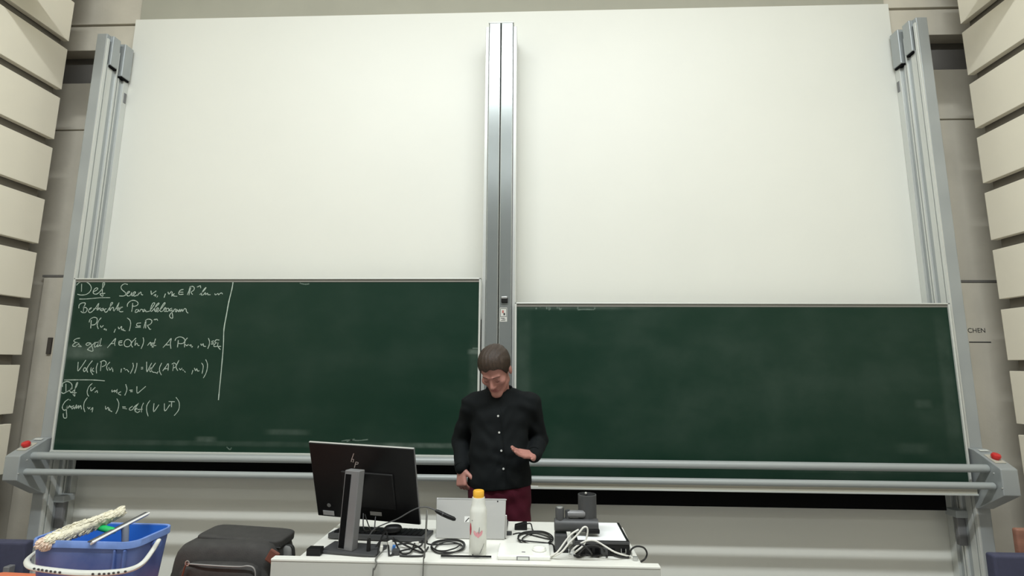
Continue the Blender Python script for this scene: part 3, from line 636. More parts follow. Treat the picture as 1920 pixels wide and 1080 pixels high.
# white flat box with a small framed label, and a white puck
p = D(980, 1046); wb = thing('white_device', (p[0], p[1]+.03, DZ), 'flat white plastic device lying at the front edge of the desk', 'device')
x0, x1 = D(934, 1040)[0], D(1031, 1040)[0]; bx('shell', mat('white plastic', (.84, .84, .79), .3), wb, x0, x1, fy+.014, D(980, 1027)[1], DZ+.0005, DZ+.02, .006, 3)
xm = D(981, 1046)[0]; k = bx('label_frame', M_MGREY, wb, xm-.025, xm+.025, fy+.0125, fy+.015, DZ+.004, DZ+.018); bx('label_paper', M_FRAME, k, xm-.021, xm+.021, fy+.0115, fy+.013, DZ+.006, DZ+.0155)
bx('slot', M_MGREY, wb, xm-.006, xm+.008, fy+.05, fy+.058, DZ+.0195, DZ+.0206)
p = D(1011, 1032, .02); tag(MB().lathe([(.0, 0), (.026, 0), (.028, .004), (.024, .012), (.012, .016), (0, .017)], p+np.array([0, 0, .0005]), 24).build('white_puck', mat('white plastic', (.8, .8, .76), .35)), 'small round white puck resting on the flat white device', 'puck')

# ---- document camera
q0 = D(1040, 1036); Yd = q0[1]+.03
P_ = lambda x, y, dy=0.: at(x, y, Yd+dy)
dc = thing('document_camera', (P_(1052, 1036)[0], Yd, DZ), 'dark grey document camera with upright lens barrel on the right of the desk', 'document camera')
xa, xb = P_(1040, 1015)[0], P_(1063, 1015)[0]; zb2 = P_(1050, 998)[2]
MB().lim(xa, xb, Yd-.03, Yd+.03, DZ, zb2).build('base_block', M_DGREY, dc, .006)
bx('base_plate', M_BLK2, dc, xa-.006, xb+.004, Yd-.034, Yd+.034, DZ, DZ+.008, .003)
zc = P_(1080, 984)[2]; rc = (P_(1080, 972)[2]-P_(1080, 997)[2])/2; xe = P_(1121, 984)[0]
MB().tube([(xa-.001, Yd, zc), (xa+.004, Yd, zc), (xe-.03, Yd, zc), (xe, Yd, zc)], [rc-.003, rc, rc, rc-.001], 28).build('arm_housing', M_DGREY, dc)
MB().lim(P_(1097, 990)[0], xe+.004, Yd-rc-.002, Yd+rc*.6, P_(1100, 997)[2], P_(1100, 989)[2]).build('lamp_head', M_BLK2, dc, .003)
xk = P_(1049.5, 960)[0]; zk0, zk1 = zc+rc*.6, P_(1049, 951)[2]
MB().lathe([(.018, zk0-DZ), (.018, zk1-DZ-.004), (.015, zk1-DZ), (0, zk1-DZ)], (xk, Yd, DZ), 20).build('knob', M_DGREY, dc); MB().lathe([(.0, zk1-DZ), (.014, zk1-DZ), (.013, zk1-DZ+.002), (0, zk1-DZ+.002)], (xk, Yd, DZ), 20).build('knob_cap', M_SILV, dc)
xk = P_(1064, 960)[0]; MB().lathe([(.010, zk0-DZ), (.010, P_(1064, 956)[2]-DZ), (0, P_(1064, 956)[2]-DZ)], (xk, Yd, DZ), 16).build('knob', M_DGREY, dc)
zp = P_(1080, 963.5)[2]; MB().tube([(P_(1064, 963)[0], Yd, zp), (P_(1093, 963)[0], Yd, zp), (P_(1097, 963)[0], Yd, zp)], [.0145, .0145, .010], 18).build('joint_pipe', M_MGREY, dc)
xv = P_(1102.5, 950)[0]; rv = (P_(1120, 950)[0]-P_(1085, 950)[0])/2; zv0, zv1 = zc+rc*.5, P_(1102, 930)[2]
MB().lathe([(0, zv0-DZ), (rv, zv0-DZ), (rv, zv1-DZ), (rv-.004, zv1-DZ+.001), (rv-.005, zv1-DZ-.03), (0, zv1-DZ-.03)], (xv, Yd+.03, DZ), 28).build('lens_barrel', M_DGREY, dc)
MB().ball((xv-.002, Yd+.03+rv-.006, zv1-.004), .006, 8).build('indicator', M_SILV, dc)
# ---- flat switch box with a white sheet on it
bt2 = thing('switch_box', (.28, 2.28, DZ), 'flat black video switch box under the document camera', 'box')
X0, X1 = onz(1064, 1014, DZ+.058)[0]+.03, onz(1180, 1014, DZ+.058)[0]; Y0 = onz(1120, 1014, DZ+.058)[1]; Y1 = onz(1150, 979.5, DZ+.058)[1]
bx('case', M_BLK2, bt2, X0, X1, Y0, Y1, DZ+.004, DZ+.058, .003)
bx('top_lip', M_DGREY, bt2, X0, X1, Y0-.003, Y0+.01, DZ+.046, DZ+.056, .001)
for i in range(4): bx('port', M_BLACK, bt2, X0+.05+i*.03, X0+.068+i*.03, Y0-.0015, Y0+.004, DZ+.014, DZ+.030)
xn = onz(1170, 1031, DZ+.03)[0]; k = bx('network_port', M_SILV, bt2, xn-.010, xn+.010, Y0-.002, Y0+.004, DZ+.012, DZ+.030); bx('port_opening', M_BLACK, k, xn-.0075, xn+.0075, Y0-.003, Y0+.001, DZ+.016, DZ+.030)
for x in (X0+.015, X1-.015):
    for y in (Y0+.02, Y1-.02): MB().cyl((x, y, DZ), (x, y, DZ+.005), .007, n=10).build('rubber_foot', M_BLACK, bt2)
tag(bx('paper_sheet', mat('white paper', (.86, .875, .88), .7), None, X0+.012, X1-.013, Y0+.004, Y1-.012, DZ+.0585, DZ+.0598), 'white sheet of paper lying on the black switch box', 'paper')
tag(bx('label_chip', mat('white paper', (.8, .8, .8), .6), None, onz(1163, 1016, DZ+.05)[0], onz(1168, 1016, DZ+.05)[0], Y0-.0045, Y0-.0025, DZ+.044, DZ+.052), 'tiny white label on the front of the switch box', 'label') if False else None
# white and black leads around the box
Yc = Y0-.035
cable('white_lead', 'white lead rising to the document camera, leftmost of the white leads', [D(1026, 1050)+[0, .012, .004], at(1044, 1036, Yc-.01), at(1060, 1015, Yc), at(1072, 1001, Yc+.005), at(1085, 993, Yc+.01)], .0034, M_CABLEW)
cable('white_lead', 'white lead arching up to a sharp loop beside the document camera', [D(1034, 1050)+[0, .012, .004], at(1053, 1035, Yc-.02), at(1068, 1017, Yc-.015), at(1084, 1001, Yc-.012), at(1094, 989, Yc-.008), at(1101, 990, Yc-.006), at(1101, 1003, Yc-.006), at(1094, 1022, Yc-.01), at(1076, 1037, Yc-.02)], .0034, M_CABLEW)
cable('white_lead', 'white lead bowing over the front of the switch box towards the desk corner', [at(1072, 1032, Yc-.015), at(1084, 1022, Yc-.012), at(1100, 1014, Yc-.01), at(1116, 1014, Yc-.01), at(1134, 1024, Yc-.01), at(1155, 1036, Yc-.01), D(1183, 1046)+[0, 0, .004]], .0034, M_CABLEW)
cable('white_lead', 'thin white lead running along the right edge of the switch box', [np.array([X1+.004, Y1-.05, DZ+.05]), np.array([X1+.012, Y1-.12, DZ+.03]), np.array([X1+.014, Y0+.06, DZ+.012]), np.array([X1+.012, Y0, DZ+.004])], .003, M_CABLEW)
for i, (seq, lab) in enumerate((([(1068, 1038), (1073, 1024), (1088, 1020), (1104, 1030), (1112, 1044), (1124, 1046)], 'black lead humped before the switch box, nearest the base block'),
      ([(1082, 1046), (1094, 1028), (1110, 1022), (1126, 1026), (1136, 1040), (1138, 1047)], 'black lead humped before the middle of the switch box'),
      ([(1076, 1044), (1086, 1047), (1100, 1043), (1118, 1046), (1140, 1041), (1162, 1047), (1180, 1048)], 'black lead lying flat along the desk before the switch box'))):
    cable('black_lead', lab, [at(x, y, Yc-.03+.004*i) if y < 1038 else D(x, y)+[0, 0, .006] for x, y in seq], .0035, M_CABLE)
t = thing('cable_clump', D(1112, 1040), 'black plug block among the leads before the switch box', 'plug block')
p = D(1112, 1041); MB().box(p+np.array([.0, .0, .020]), (.075, .022, .034), rotz(.1)).build('block', M_BLK2, t, .005); MB().box(p+np.array([.045, .0, .018]), (.03, .03, .034), rotz(-.2)).build('block_end', M_DGREY, t, .005)
cable('strap_loop', 'stiff black cable loop standing at the right end of the desk', [at(1181, 1040, Yc), at(1184, 1030, Yc), at(1194, 1024.5, Yc), at(1207, 1027, Yc), at(1213, 1037, Yc), at(1210, 1047, Yc), at(1202, 1053, Yc-.02)], .0035, M_CABLE)
p = D(1192, 1052); tag(MB().box(p+np.array([0, .004, .008]), (.018, .014, .014)).build('loop_plug', M_SILV, bevel=.002), 'small metal plug on the black cable loop', 'plug')
# tangle at the monitor foot
for i, (seq, lab) in enumerate((([(700, 1036, .0), (712, 1028, .02), (735, 1024, .02), (760, 1032, .01), (790, 1040, 0), (802, 1030, 0)], 'black lead crossing the tangle towards the left coil'),
     ([(706, 1046, 0), (712, 1030, .03), (722, 1020, .04), (726, 1034, .02), (728, 1046, 0)], 'black lead looping upright in the tangle by the microphone'),
     ([(730, 1046, 0), (750, 1040, .005), (772, 1038, .012), (788, 1032, .01), (790, 1020, .004), (780, 1014, .004)], 'black lead curling through the right of the tangle'),
     ([(744, 1030, .01), (765, 1030, .014), (785, 1036, .01), (794, 1045, 0), (770, 1047, 0), (748, 1046, 0)], 'black lead looping along the desk edge in the tangle'),
     ([(736, 1022, .02), (742, 1034, .016), (752, 1044, .004), (768, 1042, .004), (776, 1028, .01)], 'short black lead bent in the middle of the tangle'))):
    cable('black_lead', lab, [D(x, y)+np.array([0, .01, .005+h]) for x, y, h in seq], .0036, M_CABLE)
for (x, y, h, sz, rz, mm, lab) in ((713, 1038, .014, (.012, .022, .03), .3, M_CABLEW, 'white plug in the cable tangle nearest the microphone'), (731, 1034, .018, (.012, .02, .042), -.4, M_CABLEW, 'tall white plug in the middle of the cable tangle'),
      (737, 1037, .016, (.013, .016, .022), .2, mat('blue plug', (.06, .22, .62), .4), 'bright blue plug in the cable tangle'), (777, 1026, .010, (.034, .016, .016), -.3, M_CABLEW, 'white plug lying at the right of the cable tangle'), (741, 1042, .012, (.03, .02, .022), .1, M_DGREY, 'dark plug body beside the blue plug')):
    tag(MB().box(D(x, y)+np.array([0, .008, h]), sz, rotz(rz)@roty(rz*.6)).build('plug', mm, bevel=.003), lab, 'plug')
p = D(586, 1044); t = thing('small_adapter', (p[0], p[1]+.02, DZ), 'small black box standing at the left front corner of the desk', 'adapter'); MB().box(p+np.array([0, .022, .014]), (.056, .04, .028)).build('box_body', M_BLK2, t, .003); MB().cyl(p+np.array([.02, .04, .014]), p+np.array([.07, .055, .006]), .003, n=8).build('box_lead', M_CABLE, t)
p = D(665, 1043); tag(MB().box(p+np.array([0, .012, .006]), (.024, .014, .012), rotz(.5)).build('clip', M_CABLEW, bevel=.003), 'small white clip at the foot of the monitor', 'clip')
# leads hanging over the front edge
e1 = D(712, 1045); cable('hanging_lead', 'grey lead dropping over the desk front below the microphone', [e1+[0, .03, .01], np.array([e1[0]-.003, fy-.018, DZ+.010]), at(706, 1057, fy-.034), at(702, 1068, fy-.034), at(699, 1079, fy-.034), np.array([at(697, 1079, fy-.034)[0], fy-.034, .5]), np.array([at(697, 1079, fy-.034)[0], fy-.034, FZ+.01])], .0030, M_CABLEG)
e2 = at(798, 1045, fy-.03)
cable('hanging_lead', 'straight grey lead running up from the desk front past the microphone head', [np.array([e2[0]-.01, e2[1], FZ+.01]), at(793, 1079, fy-.03), at(796, 1045, fy-.035), at(799, 1000, fy-.03), at(801, 964, fy-.01), at(800, 960, fy+.03), np.array([at(798, 985, fy+.1)[0], fy+.10, DZ+.05]), np.array([at(796, 1010, fy+.12)[0], fy+.12, DZ+.005])], .0024, M_CABLEG)
p = D(738, 1004, .03); tag(MB().pillow(at(737, 991, kc[1]-.05), (.075, .05, .032), 8, 2.6, rotz(.2)).build('computer_mouse', M_BLK2, weld=True), 'black rounded mouse resting on the keyboard in front of the monitor', 'mouse')

# ================================================================== BUCKET, TABLE AND BACKPACK
TZ = .70
c0, c1 = onz(2, 1072, TZ), onz(64, 1075, TZ); ex = (c1-c0)/np.linalg.norm(c1-c0); ey = np.array([ex[1], -ex[0], 0])
tb = thing('side_table', (c0+ex*.5+ey*.3)*[1, 1, 0]+[0, 0, FZ], 'orange-topped table under the blue bucket in the front left corner', 'table')
M_ORG = mat('orange laminate', (.62, .16, .075), .45, var=.06, scale=12)
Lt, Wt, rr = 1.02, .62, .02
poly = []
for (cx_, cy_, a0) in ((rr, rr, 180), (Lt-rr, rr, 270), (Lt-rr, Wt-rr, 0), (rr, Wt-rr, 90)):
    for k in range(5):
        a = math.radians(a0+k*22.5); poly.append(c0+ex*(cx_+rr*math.cos(a))+ey*(cy_+rr*math.sin(a))-np.array([0, 0, .028]))
MB().prism(poly, (0, 0, .028)).build('tabletop', M_ORG, tb, .002)
for a in (.06, Lt-.06):
    for b in (.07, Wt-.06):
        q = c0+ex*a+ey*b; MB().cyl((q[0], q[1], FZ), (q[0], q[1], TZ-.028), .018, n=14).build('leg', M_MGREY, tb)
for b in (.07, Wt-.06): MB().box((c0+ex*Lt/2+ey*b)*[1, 1, 0]+[0, 0, TZ-.055], (Lt-.1, .02, .045), np.stack([ex, ey, [0, 0, -1.]], 1)).build('rail', M_MGREY, tb)

RZ = .97
fl, bl_, br_, fr = [onz(*q, RZ) for q in ((62, 1012), (140, 978), (327, 980), (254, 1020))]
bcn = (fl+bl_+br_+fr)/4; bxv = ((fr-fl)+(br_-bl_))/2; BW = np.linalg.norm(bxv)*1.0; bxv /= np.linalg.norm(bxv); byv = np.array([-bxv[1], bxv[0], 0]); BD = abs((bl_-fl)@byv)*1.02
M_BLU = mat('blue bucket plastic', (.055, .125, .40), .42, var=.25, scale=9, col2=(.13, .18, .40), bump=.1, bscale=30)
M_BLUI = mat('clean blue plastic', (.03, .16, .62), .38)
def rrect(w, d, r, z, n=6):
    out = []
    for (sx, sy, a0) in ((1, 1, 0), (-1, 1, 90), (-1, -1, 180), (1, -1, 270)):
        for k in range(n+1):
            a = math.radians(a0+90*k/n); x = sx*(w/2-r)+r*math.cos(a); y = sy*(d/2-r)+r*math.sin(a)
            out.append(bcn*[1, 1, 0]+bxv*x+byv*y+np.array([0, 0, z]))
    return out
def loft(loops, cap0=False, cap1=False):
    mb = MB(); n = len(loops[0]); v = [p for l in loops for p in l]; f = []
    for i in range(len(loops)-1):
        for k in range(n): f.append((i*n+k, i*n+(k+1) % n, (i+1)*n+(k+1) % n, (i+1)*n+k))
    if cap0: f.append(tuple(range(n))[::-1])
    if cap1: f.append(tuple((len(loops)-1)*n+k for k in range(n)))
    return mb.add(v, f)
bk = thing('bucket', (bcn[0], bcn[1], TZ), 'blue rectangular cleaning bucket holding window-washing tools', 'bucket')
loft([rrect(BW*.80, BD*.80, .03, TZ), rrect(BW*.82, BD*.82, .034, TZ+.006), rrect(BW*.965, BD*.955, .038, RZ-.022)], cap0=True).build('outer_wall', M_BLU, bk)
loft([rrect(BW*.965, BD*.955, .038, RZ-.024), rrect(BW*1.0, BD*1.0, .042, RZ-.022), rrect(BW*1.0, BD*1.0, .042, RZ-.002), rrect(BW*.99, BD*.985, .04, RZ), rrect(BW*.955, BD*.935, .036, RZ-.001), rrect(BW*.95, BD*.93, .036, RZ-.006)]).build('rim', mat('blue rim plastic', (.16, .26, .58), .4, var=.2, scale=14), bk)
loft([rrect(BW*.95, BD*.93, .036, RZ-.004), rrect(BW*.80, BD*.80, .03, TZ+.012)], cap1=True).build('inner_wall', M_BLUI, bk)
M_HAN = mat('pale handle plastic', (.60, .60, .55), .45)
yf = lambda k: bcn[1]+k
hl = (bcn-bxv*(BW*.485)); hr = (bcn+bxv*(BW*.485))
hpts = [hl*[1, 1, 0]+[0, 0, RZ-.035]-bxv*.012, at(56, 1044, bcn[1]-.06), at(51, 1056, bcn[1]-BD*.5-.01), at(62, 1064, bcn[1]-BD*.5-.03), at(100, 1070, bcn[1]-BD*.5-.035), at(150, 1074.5, bcn[1]-BD*.5-.035), at(200, 1074, bcn[1]-BD*.5-.035), at(240, 1069, bcn[1]-BD*.5-.035), at(266, 1057, bcn[1]-BD*.5-.02), at(284, 1035, bcn[1]-BD*.3), at(297, 1014, bcn[1]-.04), hr*[1, 1, 0]+[0, 0, RZ-.03]+bxv*.012]
hp2 = smooth_path(hpts, 6); hn = len(hp2)
hd = MB().tube(hp2, [.0052+.0055*math.sin(math.pi*i/(hn-1))**.7 for i in range(hn)], 10, flat=.75).build('bail_handle', M_HAN, bk)
for px in (64, 72, 79, 87, 95, 103, 112, 174, 186, 195, 204, 213, 222, 235):
    py = float(np.interp(px, [62, 100, 150, 200, 240], [1066, 1072, 1076.5, 1076, 1071]))
    MB().ball(at(px, py, bcn[1]-BD*.5-.046), (.0050, .002, .0036), 8).build('grip_hole', M_DGREY, hd)
for hh, sg in ((hl, -1), (hr, 1)): MB().cyl(hh*[1, 1, 0]+[0, 0, RZ-.035]-bxv*.01, hh*[1, 1, 0]+[0, 0, RZ-.035]+bxv*.024*sg, .011, n=14).build('handle_pivot', M_BLU, bk)
for k in (.33, .42): q = bcn+bxv*BW*k-byv*BD*.475; MB().box(q*[1, 1, 0]+[0, 0, RZ-.06], (.008, .012, .07), np.stack([bxv, byv, [0, 0, 1.]], 1)).build('rib', M_BLU, bk, .003)
# fluffy washer sleeve across the rim
wa, wb_ = at(88, 1017, bcn[1]-BD*.46), at(234, 957, bcn[1]+BD*.16); wd = (wb_-wa)/np.linalg.norm(wb_-wa)
ws = thing('window_washer', (wa+wb_)/2-[0, 0, .03], 'fluffy cream window washer sleeve with green handle laid across the bucket', 'window washer')
M_FLUF = mat('cream fleece', (.70, .66, .52), .95, var=.15, scale=60, bump=.6, bscale=120); M_FLUE = mat('pinkish fleece', (.74, .58, .46), .95, var=.15, scale=60)
wn = 26; rs_ = [.013+.010*math.sin(math.pi*(.1+.8*i/wn))**.5+.002*math.sin(i*2.1) for i in range(wn+1)]
rs_ = [r*(1.25-.45*i/wn) for i, r in enumerate(rs_)]
MB().tube([wa+(wb_-wa)*i/wn for i in range(wn+1)], rs_, 14, flat=.8).build('sleeve', M_FLUF, ws)
MB().tube(smooth_path([wa-wd*.0, wa+(wb_-wa)*.5+np.array([0, -.012, .012]), wb_+wd*.002], 6), .0085, 8).build('sleeve_fold', M_FLUF, ws)
uu = np.cross(wd, [0, 0, 1.]); uu /= np.linalg.norm(uu); vv = np.cross(uu, wd); tuft = MB()
for i in range(620):
    t = random.random(); a = random.uniform(0, 2*math.pi); o_ = math.cos(a)*uu+math.sin(a)*vv; r = float(np.interp(t*wn, range(wn+1), rs_))
    q = wa+(wb_-wa)*t+o_*r*(.9+.12*math.sin(3*a+t*9)); dv_ = wd*-1+o_*random.uniform(.1, .7)+np.array([0, 0, -.35]); dv_ /= np.linalg.norm(dv_); b2 = np.cross(dv_, o_); b2 /= np.linalg.norm(b2)
    tuft.ball(q, (.0075, .0028, .0028), 6, np.stack([dv_, b2, np.cross(dv_, b2)], 1))
tuft = tuft.build('fleece_tufts', M_FLUF, ws, smooth=True); tuft['kind'] = 'stuff'
en = MB().pillow(wa-wd*.002+[0, 0, -.002], (.046, .044, .036), 8, 2.4, rotz(.3))
for i in range(120):
    v_ = np.random.randn(3); v_ /= np.linalg.norm(v_); e = np.array([1, 0, 0])+v_*.3; q = wa-wd*.002+v_*np.array([.024, .022, .018]); d3 = v_+np.array([0, 0, -.8])-wd*.5; d3 /= np.linalg.norm(d3); b2 = np.cross(d3, [.3, .9, .1]); b2 /= np.linalg.norm(b2)
    en.ball(q, (.010, .0035, .0035), 6, np.stack([d3, b2, np.cross(d3, b2)], 1))
en = en.build('sleeve_end', M_FLUE, ws, weld=True); en['kind'] = 'stuff'
g0, g1 = at(176, 986, bcn[1]-.0), at(214, 996, bcn[1]-.03)
MB().tube([g0, g0+(g1-g0)*.1, g0+(g1-g0)*.9, g1], [.008, .0105, .011, .009], 14).build('handle', mat('green grip', (.01, .42, .11), .4), ws)
# squeegee
s0, s1 = at(171, 1019, bcn[1]-BD*.5-.012), at(279, 963, bcn[1]+BD*.42); sdv = (s1-s0)/np.linalg.norm(s1-s0); sn = np.cross(sdv, [0, 0, 1.]); sn /= np.linalg.norm(sn); sm = np.cross(sn, sdv); SR_ = np.stack([sdv, sn, sm], 1); sL = np.linalg.norm(s1-s0)
sq = thing('squeegee', (s0+s1)/2-[0, 0, .02], 'metal window squeegee lying across the bucket beside the fluffy washer', 'squeegee')
MB().box((s0+s1)/2, (sL, .016, .007), SR_@rotx(.7)).build('channel', mat('dull steel', (.75, .75, .72), .45, .0), sq, .002); MB().box((s0+s1)/2+sn*-.010+sm*.004, (sL, .010, .003), SR_).build('rubber_blade', M_DGREY, sq); MB().box((s0+s1)/2+sm*.006, (sL*.98, .004, .003), SR_).build('spine', M_MGREY, sq)
mid = s0+(s1-s0)*.56; MB().tube([mid, mid+np.array([.004, .0, -.025]), mid+np.array([.008, .004, -.10])], [.012, .011, .010], 12).build('handle', mat('clear grey grip', (.28, .30, .33), .3), sq)

# backpack on a stool behind the desk's front panel
BYc = 2.26; A = lambda x, y, dy=0.: at(x, y, BYc+dy)
SZ = .45; sc_ = A(430, 1080)
stl = thing('stool', (sc_[0], BYc, FZ), 'grey stool under the backpack left of the lecture desk', 'stool')
bx('seat', M_MGREY, stl, sc_[0]-.24, sc_[0]+.22, BYc-.15, BYc+.2, SZ-.03, SZ, .008)
for a in (-.2, .18):
    for b in (-.12, .17): MB().cyl((sc_[0]+a, BYc+b, FZ), (sc_[0]+a, BYc+b, SZ-.03), .015, n=12).build('leg', M_MGREY, stl)
M_BAG = mat('charcoal canvas', (.038, .036, .034), .8, var=.15, scale=30, bump=.3, bscale=300); M_BAGD = mat('black webbing', (.012, .012, .011), .7); M_LEA = mat('brown leather', (.15, .05, .032), .55); M_ZIP = mat('zip tape', (.28, .27, .26), .5)
bg = thing('backpack', (sc_[0], BYc, SZ), 'charcoal canvas backpack with brown leather tabs beside the desk', 'backpack')
xl, xr = A(347, 1050)[0], A(527, 1050)[0]; zt_ = A(430, 1008)[2]; bw = xr-xl; bcx = (xl+xr)/2
bh = zt_-SZ
MB().pillow((bcx, BYc+.02, SZ+bh*.5+.005), (bw*1.04, .26, bh), 16, 7., None, lambda q: q*np.array([1-.07*max(q[2], 0)**2, 1-.12*max(q[2], 0), 1])).build('main_bag', M_BAG, bg, weld=True)
x0, x1 = A(367, 1010, -.02)[0], A(527, 1010, -.02)[0]; z0, z1 = A(440, 1025, -.02)[2], A(440, 994, .05)[2]
MB().pillow(((x0+x1)/2, BYc+.05, (z0+z1)/2-.004), (x1-x0, .17, (z1-z0)*1.02), 14, 7., roty(.045)).build('top_lid', M_BAG, bg, weld=True)
MB().tube(smooth_path([A(369, 1018, -.035), A(400, 1020.5, -.038), A(450, 1022, -.039), A(500, 1025, -.036), A(526, 1027, -.02)], 5), .005, 8, flat=.6).build('lid_seam', M_BAGD, bg)
px0, px1 = A(331, 1075, -.13)[0], A(484, 1075, -.13)[0]; pz1 = A(410, 1058, -.13)[2]
MB().pillow(((px0+px1)/2, BYc-.105, (pz1+SZ+.03)/2), (px1-px0, .07, pz1-SZ-.03), 12, 5.5).build('front_pocket', M_BAG, bg, weld=True)
MB().tube(smooth_path([A(352, 1057, -.13), A(380, 1059, -.142), A(420, 1061.5, -.144), A(450, 1062.5, -.144), A(463, 1061, -.144), A(473, 1063, -.142), A(478, 1070, -.14), A(479, 1085, -.138), A(479, 1130, -.138)], 5), .0035, 8, flat=.7).build('zip', M_ZIP, bg)
zp_ = MB().tube(smooth_path([A(351, 1056, -.15), A(347, 1062, -.152), A(344, 1072, -.152), A(341, 1082, -.152)], 4), .006, 8, flat=.5).build('zip_pull', M_LEA, bg)
MB().tube([A(351, 1056, -.154)+np.array([.008*math.cos(a), 0, .009*math.sin(a)]) for a in np.linspace(0, 2*math.pi, 13)[:-1]], .0018, 6, closed=True).build('ring', M_SILV, zp_)
MB().box(A(511, 1044, -.105), (.045, .012, .052), roty(.5)).build('leather_tab', M_LEA, bg, .006)
MB().tube(smooth_path([A(349, 1027, -.02), A(348, 1030, -.03), A(351, 1032, -.03)], 3), .004, 6).build('side_tab', M_LEA, bg)
MB().tube(smooth_path([A(516, 1006, .08), A(522, 1004, .08), A(529, 1004.5, .08), A(534, 1011, .08), A(533, 1021, .08), A(528, 1030, .06)], 5), .0055, 8, flat=.6).build('carry_handle', M_BAGD, bg)
MB().tube(smooth_path([A(524, 1024, .03), A(540, 1022.5, .03), A(548, 1024, .03), A(551, 1034, .03), A(551, 1060, .03), A(545, 1110, .05)], 5), .008, 8, flat=.5).build('shoulder_strap', M_BAGD, bg)
MB().pillow(A(538, 1042, .03), (.045, .03, .09), 8, 3.).build('side_pocket', mat('grey mesh', (.20, .20, .19), .8), bg, weld=True)
MB().pillow(A(340, 1080, .01), (.04, .12, .10), 8, 3.).build('side_pocket', M_BAG, bg, weld=True)

# blue seats at the side walls
M_SEAT = mat('dark blue upholstery', (.045, .047, .085), .85, var=.08, scale=40); M_WOOD = mat('brown seat wood', (.24, .11, .075), .5, var=.15, scale=8, stretch=(1, 1, 8))
def side_seat(x0, x1, y0, y1, zt, label, wood):
    t = thing('folding_seat', ((x0+x1)/2, (y0+y1)/2, FZ), label, 'seat', 'blue seats by the side walls')
    bx('backrest', M_SEAT, t, x0, x1, y0, y0+.05, zt-.34, zt, .012, 3); bx('seat_pad', M_SEAT, t, x0, x1, y0-.40, y0-.01, .38, .44, .012, 3)
    for xx in (x0+.05, x1-.05): bx('leg', M_MGREY, t, xx-.015, xx+.015, y0-.03, y0+.03, FZ, zt-.1, .004)
    if wood: bx('wooden_back', M_WOOD, t, wood[0], wood[1], y0+.055, y0+.085, zt-.40, wood[2], .01, 3)
    return t
a = at(48, 1017, 2.5); side_seat(a[0]-.50, a[0], 2.5, 2.9, a[2], 'dark blue upholstered seat behind the bucket at the left wall', None)
a = at(1863, 1041, 2.5); b = at(1904, 991, 2.56); side_seat(a[0], a[0]+.5, 2.5, 2.9, a[2], 'dark blue upholstered seat with brown wooden back at the right wall', (b[0], b[0]+.45, b[2]))

# ================================================================== PERSON
PYc = 2.92
pp = at(936, 900, PYc)
ped = thing('person', (pp[0], PYc, FZ), 'person in dark buttoned shirt and wine-red trousers standing behind the desk looking down', 'person')
M_SKIN = mat('skin', (.43, .20, .165), .55, var=.06, scale=30); M_SHIRT = mat('black green shirt cloth', (.0045, .0062, .007), .85, var=.12, scale=20, bump=.25, bscale=400, spec=.2)
M_TROU = mat('wine red cloth', (.066, .007, .017), .85, var=.1, scale=25, bump=.2, bscale=300, spec=.2); M_HAIR = mat('brown hair', (.034, .019, .011), .5, var=.35, scale=60, bump=.5, bscale=180, stretch=(3, 3, 1))
SRj, SLj = at(888, 760, 2.97), at(993, 759, 2.97)
ERj, ELj = at(865, 826, 3.07), at(1009, 826, 3.07)
WRj, WLj = at(866, 878, 2.92), at(1001, 853, 2.84)
NB = at(936, 742, 2.99); HIP = at(936, 905, 2.94)
HIPR, HIPL = at(911, 925, 2.95), at(963, 925, 2.95)
kneeR, kneeL = np.array([HIPR[0]-.02, 2.93, .46]), np.array([HIPL[0]+.02, 2.93, .46])
ankR, ankL = np.array([HIPR[0]-.03, 2.98, .05]), np.array([HIPL[0]+.03, 2.98, .05])
# head frame: x to the image right, f where the face looks, u to the crown
HC = at(928.5, 692, 2.87); pit, yw = math.radians(41), math.radians(-13)
HX = rotz(yw)@np.array([1., 0, 0]); HF = rotz(yw)@np.array([0, -math.cos(pit), -math.sin(pit)]); HU = rotz(yw)@np.array([0, -math.sin(pit), math.cos(pit)])
rl = math.radians(3); HX, HU = math.cos(rl)*HX+math.sin(rl)*HU, -math.sin(rl)*HX+math.cos(rl)*HU
HR = np.stack([HX, HF, HU], 1); KS = 1.06
H = lambda a, b, c: HC+HR@(np.array([a, b, c])*KS)
body = SDF((pp[0]-.36, 2.60, FZ), (pp[0]+.36, 3.22, 1.72), .005)
def head_shape(s):
    s.ell(H(0, -.012, .03), np.array([.074, .094, .086])*KS, .01, HR)
    s.ell(H(0, .032, -.04), np.array([.057, .058, .075])*KS, .03, HR)
    for q in (-1, 1):
        s.cone(H(q*.045, .005, -.07), H(q*.012, .072, -.108), .02*KS, .017*KS, .02)
        s.ell(H(q*.040, .062, -.024), np.array([.024, .022, .020])*KS, .02, HR)
        s.cone(H(q*.012, .086, .016), H(q*.040, .074, .016), .010*KS, .008*KS, .012)
        s.ell(H(q*.078, -.008, -.012), np.array([.009, .019, .030])*KS, .006, HR)
        s.ell(H(q*.031, .094, -.003), np.array([.016, .013, .011])*KS, .010, HR, True)
        s.ell(H(q*.031, .074, -.004), np.array([.013, .012, .012])*KS, .004, HR)
    s.cone(H(0, .084, .006), H(0, .106, -.036), .008*KS, .0115*KS, .010)
    for q in (-1, 1): s.ell(H(q*.011, .096, -.040), np.array([.008, .010, .007])*KS, .006, HR)
    s.cone(H(-.017, .080, -.068), H(.017, .080, -.068), .006*KS, .006*KS, .007); s.cone(H(-.012, .081, -.077), H(.012, .081, -.077), .007*KS, .007*KS, .007)
    s.ell(H(0, .078, -.106), np.array([.022, .017, .016])*KS, .015, HR)
    s.cone(H(0, -.035, -.05), NB+[0, .015, -.03], .054, .060, .03)
head_shape(body)
